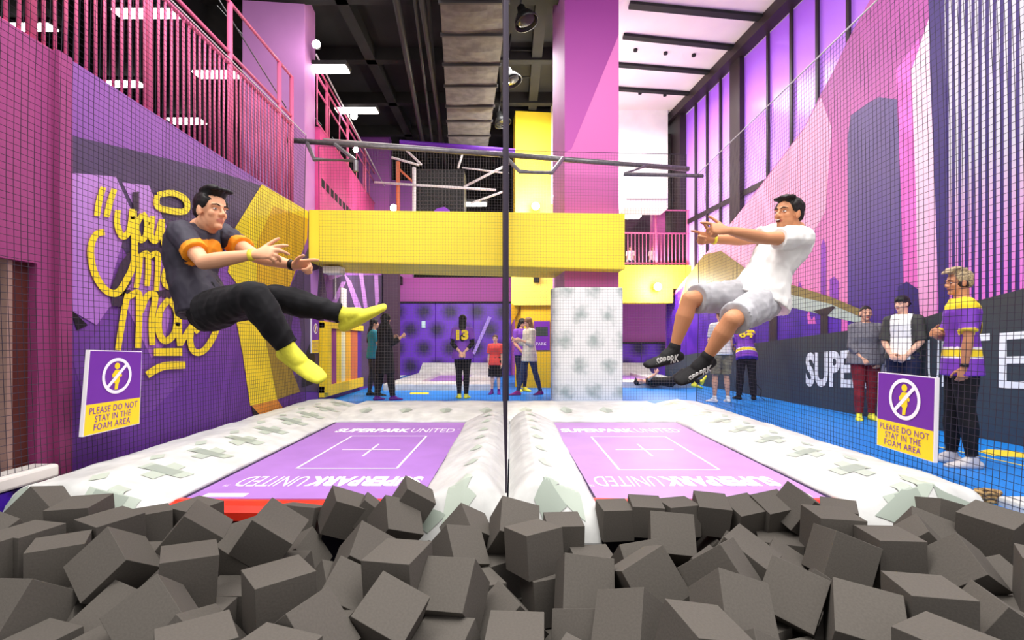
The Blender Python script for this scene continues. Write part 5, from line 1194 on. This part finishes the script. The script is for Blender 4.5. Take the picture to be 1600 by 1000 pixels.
# ---------------------------------------------- right jumper (faces left)
def jumper_right():
    N = 3.14; Fd = 3.42
    sh = [P(1218, 366, Fd), P(1252, 373, N)]; el = [P(1166, 374, Fd-.08), P(1192, 372, N-.10)]; wr = [P(1112, 374, Fd-.18), P(1137, 360, N-.22)]
    pel = P(1186, 462, 3.30); neck = P(1239, 367, 3.30)
    hip = [P(1166, 462, 3.36), P(1192, 474, 3.22)]; kn = [P(1078, 468, 3.15), P(1143, 500, 2.88)]; an = [P(1052, 548, 3.20), P(1102, 562, 2.98)]
    ft = [(P(1012, 563, 3.14)-P(1050, 556, 3.20)).normalized(), (P(1062, 592, 2.94)-P(1100, 572, 2.98)).normalized()]
    f = v3(-.90, -.40, .10).normalized(); u = v3(.15, 0, 1); H = P(1231, 335, 3.24); z = v3(0, 0, 1)
    B = Body(pel=pel, neck=neck, H=H, hf=f, hu=u, sh=sh, el=el, wr=wr, hd=[v3(-.97, -.15, .10), v3(-.97, -.1, .12)], pn=[v3(0, -.9, -.3), v3(0, .8, -.4)], ts=[z, z], curls=[[0, .0, .85, .95, 1], [0, .0, .85, 1, 1]], thumb=[-.1, -.1], spread=[.2, .2],
             hip=hip, kn=kn, an=an, ft=ft, k=1.0, hk=.92, bend=v3(-.035, -.02, 0))
    def Shorts(mb, B):
        mb.loft([(B.spine(t), B.side(t), a*B.k+.018, b*B.k+.018) for t, a, b in SPINE if t <= .26], 22)
        for i in (0, 1): B.leg(mb, i, .016, .90, .026)
    M_sh = mat('shorts_grey', (188, 186, 190), .8, noise_amt=.12, noise_scale=7)
    blk = mat('sock_black', (32, 30, 32), .8, noise_amt=.2, noise_scale=60)
    b = make_person(B, 'person in white t-shirt and grey shorts leaping above the right trampoline, arms pointing left', (pel.x, pel.y, 0), skin=(204, 140, 100), lip=(170, 88, 74), hairc=(34, 26, 24), vox=.0055, hair='short', open_=True, stubble=.45,
        clothes=[('t_shirt', Shirt(.60, .022, -.10, .10), M_wt, .010, None, .0055), ('shorts', Shorts, M_sh, .010, None, .007), ('sock', Socks(0, .005, .025), blk, 0, None, .0055), ('sock', Socks(1, .005, .025), blk, 0, None, .0055)])
    d = (wr[0]-el[0]).normalized(); c = lerp(el[0], wr[0], .94); mb = MB(); mb.loft([(c-d*.009, B.pn[0].cross(d), .032, .026), (c+d*.009, B.pn[0].cross(d), .032, .026)], 18, caps=False); mb.build('wristband', mat('wristband_yellow', (246, 226, 70), .5), b, smooth=True)
    # white lettering along both socks, on the side that faces the camera
    for i, txt in ((1, 'SPRPRK'), (0, 'SPRPRK')):
        fd = ft[i]; dn = (an[i]-kn[i]).normalized(); dn = (dn-fd*dn.dot(fd)).normalized(); sd = fd.cross(dn); sd = sd if sd.y < 0 else -sd
        o = an[i]+fd*.16+dn*.062+sd*.043-fd*0; mb = MB(); put_text(mb, txt, o-fd*.005, -fd*.165, -dn*.050, 0, .02, n=sd, ext=.0015)
        mb.build('sock_lettering', M_wt, b)
    return b
jumper_right()

# ---------------------------------------------- standing onlookers
def jersey_idx(B, stripes, shoulders=True, cuff=True):
    ax = (B.neck-B.pel).normalized()
    def idx(p):
        for i in (0, 1):
            d = B.el[i]-B.sh[i]; t = (p-B.sh[i]).dot(d)/d.length_squared; dist = (p-(B.sh[i]+d*t)).length
            if dist < .085*B.k and .35 < t < .86:
                return 1 if (t > .72 and cuff) else 0
        t = (p-B.pel).dot(ax)/(B.neck-B.pel).length
        if shoulders and t > .86: return 1
        for a, b_, m in stripes:
            if a < t < b_: return m
        return 0
    return idx
# man in jersey, arms folded, right foreground behind the net
B, O, f, r, z = standing(1503, 4.60, 1.77, 152, (((.30, .12, -1), (.55, -.85, .12), (.2, -1, .15), (-.8, 0, -.2), (0, 0, 1), .45), ((.02, .16, -1), (.10, -.05, -1), (.1, -.1, -1), (0, -1, 0), (1, 0, 0), .35)), headyaw=168, feet=.09, step=.10)
STR = [(.0, .035, 2), (.035, .16, 1), (.16, .20, 2)]
pb = make_person(B, 'person with bleached swept hair in violet and yellow jersey, hand beside the right sign', O, skin=(196, 136, 100), lip=(160, 86, 76), hairc=(206, 182, 140), vox=.0065, hair='sweep',
    clothes=[('jersey', Shirt(.80, .020, -.30, .03), [M_jv, M_jy, M_jw], .008, jersey_idx(B, STR), .007), ('trousers', Trousers(1.92, .012, .010), M_blk, .008, None, .008),
             ('shoe', Shoe(0), mat('shoe_grey', (206, 200, 200), .6), 0, None, .007), ('shoe', Shoe(1), mat('shoe_grey', (206, 200, 200), .6), 0, None, .007)])
mb = MB(); mb.ell(B.H-B.hf*.035+v3(0, 0, .0), .075, .0795, .062, B.hf, r, z, 18, 12); me_ = mb.build('shaved_side_hair', mat('hair_dark_side', (48, 36, 30), .7), pb, smooth=True)
num_on(pb, '7', B.sh[0]+(B.el[0]-B.sh[0])*.62-r*0+r*.066-f*.03+v3(0, 0, 0), f*.06, v3(0, 0, .10), M_jy)
ctr = B.spine(.42)-f*.128
num_on(pb, '8', ctr+r*.10, r*-.14*1.0, v3(0, 0, .24), M_jy, bold=.05)
d = (B.wr[1]-B.el[1]).normalized(); c = lerp(B.el[1], B.wr[1], .93); mb = MB(); mb.loft([(c-d*.012, r, .034, .030), (c+d*.012, r, .034, .030)], 16, caps=False); mb.build('bracelet', mat('watch_black', (30, 26, 26), .4), pb, smooth=True)
# woman in grey top, dark red trousers
B, O, f, r, z = standing(1352, 7.35, 1.64, 252, (FRONT, ((.05, .16, -1), (.35, -.25, -.85), (.3, -.2, -.9), (-.5, -.3, 0), (1, 0, 0), .5)), fat=1.22, feet=.09, step=.05)
make_person(B, 'person in grey blouse and dark red trousers with yellow socks before the dark lettered panel', O, skin=(222, 168, 140), lip=(190, 90, 86), hairc=(40, 28, 26), vox=.009, hair='bun', wide=1.08,
    clothes=[('blouse', Shirt(1.75, .020, -.20, .05), mat('grey_blouse', (122, 120, 128), .7, noise_amt=.12, noise_scale=30), .010, None, .009), ('trousers', Trousers(1.92, .012, .016), mat('red_trousers', (136, 34, 46), .75, noise_amt=.2, noise_scale=8), .006, None, .009),
             ('sock', Socks(0, .006, .06), M_sock, 0, None, .008), ('sock', Socks(1, .006, .06), M_sock, 0, None, .008)])
# man with cap, raglan shirt
B, O, f, r, z = standing(1411, 6.75, 1.74, 215, (((.10, .16, -1), (.55, -.45, -.65), (.4, -.5, -.5), (-.6, -.2, 0), (.5, 0, 0), .5), ((.06, .16, -1), (.5, -.45, -.7), (.4, -.5, -.6), (-.6, -.2, 0), (.5, 0, 0), .5)), feet=.09, headyaw=200)
def rag(p, B=B):
    for i in (0, 1):
        d = B.el[i]-B.sh[i]; t = (p-B.sh[i]).dot(d)/d.length_squared
        s_ = (p-B.spine(.9)).dot((B.sh[i]-B.sh[1-i]).normalized())
        if s_ > .115*B.k: return 1
    return 0
make_person(B, 'person in backwards black cap and white raglan shirt with camouflage sleeves behind the sign', O, skin=(226, 176, 150), lip=(190, 110, 100), hairc=(26, 24, 26), vox=.009, hair='cap',
    clothes=[('raglan_shirt', Shirt(.95, .018, -.12, .03), [M_wt, mat('camo_sleeve', (66, 66, 62), .7, noise_scale=14, rgb2=(120, 120, 112))], .009, rag, .009), ('jeans', Trousers(1.92, .014, .014), M_navy, .006, None, .009),
             ('sock', Socks(0, .006, .08), M_sock, 0, None, .008), ('sock', Socks(1, .006, .08), M_sock, 0, None, .008)])
# man in white tee and khaki shorts seen from behind
B, O, f, r, z = standing(1127, 9.45, 1.74, 95, (HANG, ((.25, .1, -1), (.8, -.3, .1))), feet=.13)
make_person(B, 'person in white t-shirt and khaki shorts seen from behind under the right leaping person', O, skin=(220, 168, 140), hairc=(120, 90, 70), vox=.010, hair='short', eyes=False,
    clothes=[('t_shirt', Shirt(.7, .020, -.12, .05), M_wt, .008, None, .010), ('shorts', Trousers(.95, .020, .030), mat('khaki_shorts', (150, 142, 116), .8, noise_amt=.2, noise_scale=16), .006, None, .010),
             ('sock', Socks(0, .006, .03), M_wt, 0, None, .009), ('sock', Socks(1, .006, .03), M_wt, 0, None, .009)])
# bending person in jersey 84
B, O, f, r, z = standing(1166, 9.95, 1.66, 80, (((.4, .1, -.8), (.8, -.2, -.2)), ((.4, .1, -.8), (.8, -.2, -.2))), lean=28, feet=.14, headpitch=-45)
p84 = make_person(B, 'person in violet jersey with yellow band and back number, bending forward by the dark wall', O, skin=(200, 150, 120), hairc=(30, 26, 30), vox=.010, hair='cap', eyes=False,
    clothes=[('jersey', Shirt(.8, .026, -.28, .04), [M_jv, M_jy, M_jw], .008, jersey_idx(B, [(-.02, .0, 2), (.0, .13, 1), (.13, .16, 2)]), .010), ('trousers', Trousers(1.95, .014, .020), M_blk, .006, None, .010),
             ('shoe', Shoe(0), M_blk, 0, None, .009), ('shoe', Shoe(1), M_blk, 0, None, .009)])
bk = (B.neck-B.pel).normalized(); bn = r.cross(bk); bn = bn if bn.y < 0 else -bn
c_ = B.spine(.55)+bn*.145; num_on(p84, '84', c_-r*.13, r*.26, bk*.17, M_jy, bold=.04)
# two people in black at the left
B, O, f, r, z = standing(601, 9.85, 1.68, 40, (((.25, .1, -.9), (.8, -.1, .5)), ((.1, .1, -1), (.7, -.6, .5))), feet=.10, step=.25)
def Tunic(t0=-.62, grow=.03, flare=.10):
    def fn(mb, B):
        B.torso(mb, grow, -.12, 1.06, .02)
        a = B.spine(.3); b_ = B.pel-v3(0, 0, .42*B.k); mb.loft([(a, B.side(0), .16*B.k+.02, .11*B.k+.02), (B.pel, B.side(0), .18*B.k+.02, .14*B.k+.02), (b_, B.side(0), .20*B.k+.02, .17*B.k+.02)], 20, c1=False)
        for i in (0, 1): B.delt(mb, i, grow*.7); B.arm(mb, i, grow*.6, 1.92)
    return fn
make_person(B, 'person in black headscarf and long black tunic standing left of the purple padded wall', O, skin=(206, 156, 126), hairc=(22, 20, 22), vox=.010, hair='hijab', eyes=False,
    clothes=[('tunic', Tunic(), M_blk, .008, None, .010), ('trousers', Trousers(1.95, .016, .020), M_blk, .006, None, .010), ('sock', Socks(0, .006, .05), mat('purple_sock', (92, 30, 120), .8), 0, None, .009), ('sock', Socks(1, .006, .05), mat('purple_sock', (92, 30, 120), .8), 0, None, .009)])
B, O, f, r, z = standing(583, 10.7, 1.62, 20, (((.3, .1, -.8), (.8, 0, .6)), ((.3, .1, -.8), (.8, 0, .6))), feet=.09, step=.15)
make_person(B, 'person in teal top and dark leggings half hidden behind the one in the black tunic', O, skin=(214, 160, 130), hairc=(26, 22, 24), vox=.010, hair='long', eyes=False,
    clothes=[('top', Shirt(.7, .020, -.22, .04), mat('teal_top', (34, 134, 150), .7, noise_amt=.1, noise_scale=6), .006, None, .010), ('leggings', Trousers(1.97, .008, .006), M_blk2, .004, None, .010), ('sock', Socks(0, .006, .05), M_blk, 0, None, .009), ('sock', Socks(1, .006, .05), M_blk, 0, None, .009)])
# woman with long black hair, number 13 jersey, seen from behind, hands clasped
B, O, f, r, z = standing(723, 10.15, 1.67, 92, (BEHIND, BEHIND), feet=.07)
p13 = make_person(B, 'person with long black hair and violet numbered jersey, hands clasped behind back', O, skin=(226, 176, 150), hairc=(18, 16, 20), vox=.009, hair='long', eyes=False,
    clothes=[('undershirt', Shirt(1.85, .006, -.1, .0), M_blk, .003, None, .009), ('jersey', Shirt(.72, .022, -.26, .06), [M_jv, M_jy, M_jw], .008, None, .009), ('trousers', Trousers(1.94, .010, .008), M_blk, .005, None, .009), ('sock', Socks(0, .008, .04), M_sock, 0, None, .008), ('sock', Socks(1, .008, .04), M_sock, 0, None, .008)])
c_ = B.spine(.52)-f*.140; num_on(p13, '13', c_-r*.12, r*.24, v3(0, 0, .20), M_jy, bold=.06)
# boy in red
B, O, f, r, z = standing(774, 11.05, 1.28, 262, (HANG, HANG), feet=.10)
make_person(B, 'child in red t-shirt and black shorts standing left of the divider net', O, skin=(232, 186, 160), hairc=(120, 84, 52), vox=.009, hair='tuft', eyes=True,
    clothes=[('t_shirt', Shirt(.75, .020, -.20, .04), mat('red_tshirt', (226, 76, 70), .7, noise_amt=.08, noise_scale=6), .006, None, .009), ('shorts', Trousers(.98, .022, .040), M_blk, .004, None, .009), ('sock', Socks(0, .006, .05), mat('purple_sock', (92, 30, 120), .8), 0, None, .009), ('sock', Socks(1, .006, .05), mat('purple_sock', (92, 30, 120), .8), 0, None, .009)])
# person in violet shirt behind, woman in pale coat walking
B, O, f, r, z = standing(815, 11.7, 1.68, 300, (FRONT, FRONT), feet=.08, headpitch=-25)
make_person(B, 'person in violet shirt with black hair looking down behind the pale coat', O, skin=(216, 164, 136), hairc=(20, 18, 22), vox=.010, hair='bob', eyes=False,
    clothes=[('shirt', Shirt(.8, .018, -.2, .03), M_jv, .006, None, .010), ('trousers', Trousers(1.94, .010, .010), M_navy, .005, None, .010), ('sock', Socks(0, .008, .04), M_sock, 0, None, .009), ('sock', Socks(1, .008, .04), M_sock, 0, None, .009)])
B, O, f, r, z = standing(827, 10.85, 1.66, 205, (((.15, .1, -1), (.85, -.1, .35)), ((.1, .1, -1), (.8, -.2, .3))), feet=.05, step=.52, headpitch=-15)
def Coat(mb, B):
    B.torso(mb, .026, -.12, 1.03, .02, True); mb.loft([(B.spine(.3), B.side(0), .17*B.k, .12*B.k), (B.pel, B.side(0), .19*B.k, .15*B.k), (B.pel-v3(0, 0, .20*B.k), B.side(0), .20*B.k, .17*B.k)], 20, c1=False)
    for i in (0, 1): B.delt(mb, i, .018); B.arm(mb, i, .016, 1.85)
make_person(B, 'person in long cream coat and jeans walking left beside the padded pillar', O, skin=(226, 178, 150), hairc=(170, 124, 88), vox=.009, hair='bob', eyes=False,
    clothes=[('coat', Coat, mat('cream_coat', (232, 224, 204), .75, noise_amt=.08, noise_scale=20), .008, None, .009), ('jeans', Trousers(1.95, .008, .006), mat('blue_jeans', (44, 62, 96), .8, noise_amt=.2, noise_scale=16), .004, None, .009), ('sock', Socks(0, .008, .04), mat('magenta_sock', (128, 30, 110), .8), 0, None, .009), ('sock', Socks(1, .008, .04), mat('magenta_sock', (128, 30, 110), .8), 0, None, .009)])
# person lying on the far pads
def lying():
    D = 12.3; g = lambda x, y, dd=0: P(x, y, D+dd)
    z0 = .0
    pel = g(1048, 596); neck = g(1016, 597)+v3(0, .25, 0); sd = v3(0, .6, .8).normalized()
    B = Body(pel=pel, neck=neck, H=neck+v3(-.20, .03, -.01), hf=v3(.1, -.6, .8), hu=v3(-1, 0, .1), sh=[neck+v3(.03, -.16, .0), neck+v3(.03, .16, .0)], el=[neck+v3(-.05, -.34, .1), neck+v3(.2, .3, 0)], wr=[neck+v3(.1, -.36, .2), neck+v3(.4, .25, 0)],
             hd=[v3(.5, 0, .8), v3(1, 0, 0)], pn=[v3(0, 1, 0), v3(0, 0, -1)], ts=[v3(0, 0, 1), v3(0, 1, 0)], curls=[[.3]*5, [.3]*5], thumb=[.2, .2], spread=[.2, .2],
             hip=[pel+v3(0, -.09, 0), pel+v3(0, .09, 0)], kn=[pel+v3(.22, -.22, .26), pel+v3(.4, .15, .05)], an=[pel+v3(.46, -.30, -.03), pel+v3(.78, .15, -.02)], ft=[v3(1, -.1, -.2), v3(.4, 0, .9)], k=.95)
    make_person(B, 'person in black top lying back on the distant trampoline pad with one knee up', (pel.x, pel.y, 0), skin=(224, 170, 140), hairc=(30, 24, 24), vox=.011, hair='short', eyes=False,
        clothes=[('top', Shirt(.7, .018, -.1, .02), M_blk, .004, None, .011), ('trousers', Trousers(1.9, .014, .014), M_blk, .004, None, .011), ('sock', Socks(0, .006, .05), M_sock, 0, None, .010), ('sock', Socks(1, .006, .05), M_sock, 0, None, .010)])
lying()
# people sitting behind the balcony railing
for x, lb, m, hc in ((985, 'small person in white top crouching behind the pink balcony railing, leftmost', M_wt, (150, 110, 80)), (1020, 'small person in white top crouching behind the pink balcony railing, middle', M_wt, (190, 140, 110)), (1060, 'small person in white top crouching behind the pink balcony railing, rightmost', M_wt, (70, 50, 40))):
    B, O, f, r, z = standing(x, 15.8, .92, 265, (HANG, HANG), feet=.09, crouch=.42)
    for nm in ('pel', 'neck', 'H'): setattr(B, nm, getattr(B, nm)+v3(0, 0, 3.38))
    for nm in ('sh', 'el', 'wr', 'hip', 'kn', 'an'): setattr(B, nm, [q+v3(0, 0, 3.38) for q in getattr(B, nm)])
    make_person(B, lb, O+v3(0, 0, 3.38), skin=(226, 180, 150), hairc=hc, vox=.014, hair='bob', eyes=False, clothes=[('top', Shirt(.8, .02, -.2, .04), m, .006, None, .014), ('trousers', Trousers(1.9, .014, .014), M_navy, .004, None, .014)])
for o in list(bpy.data.objects):
    if '_o' in o: del o['_o']
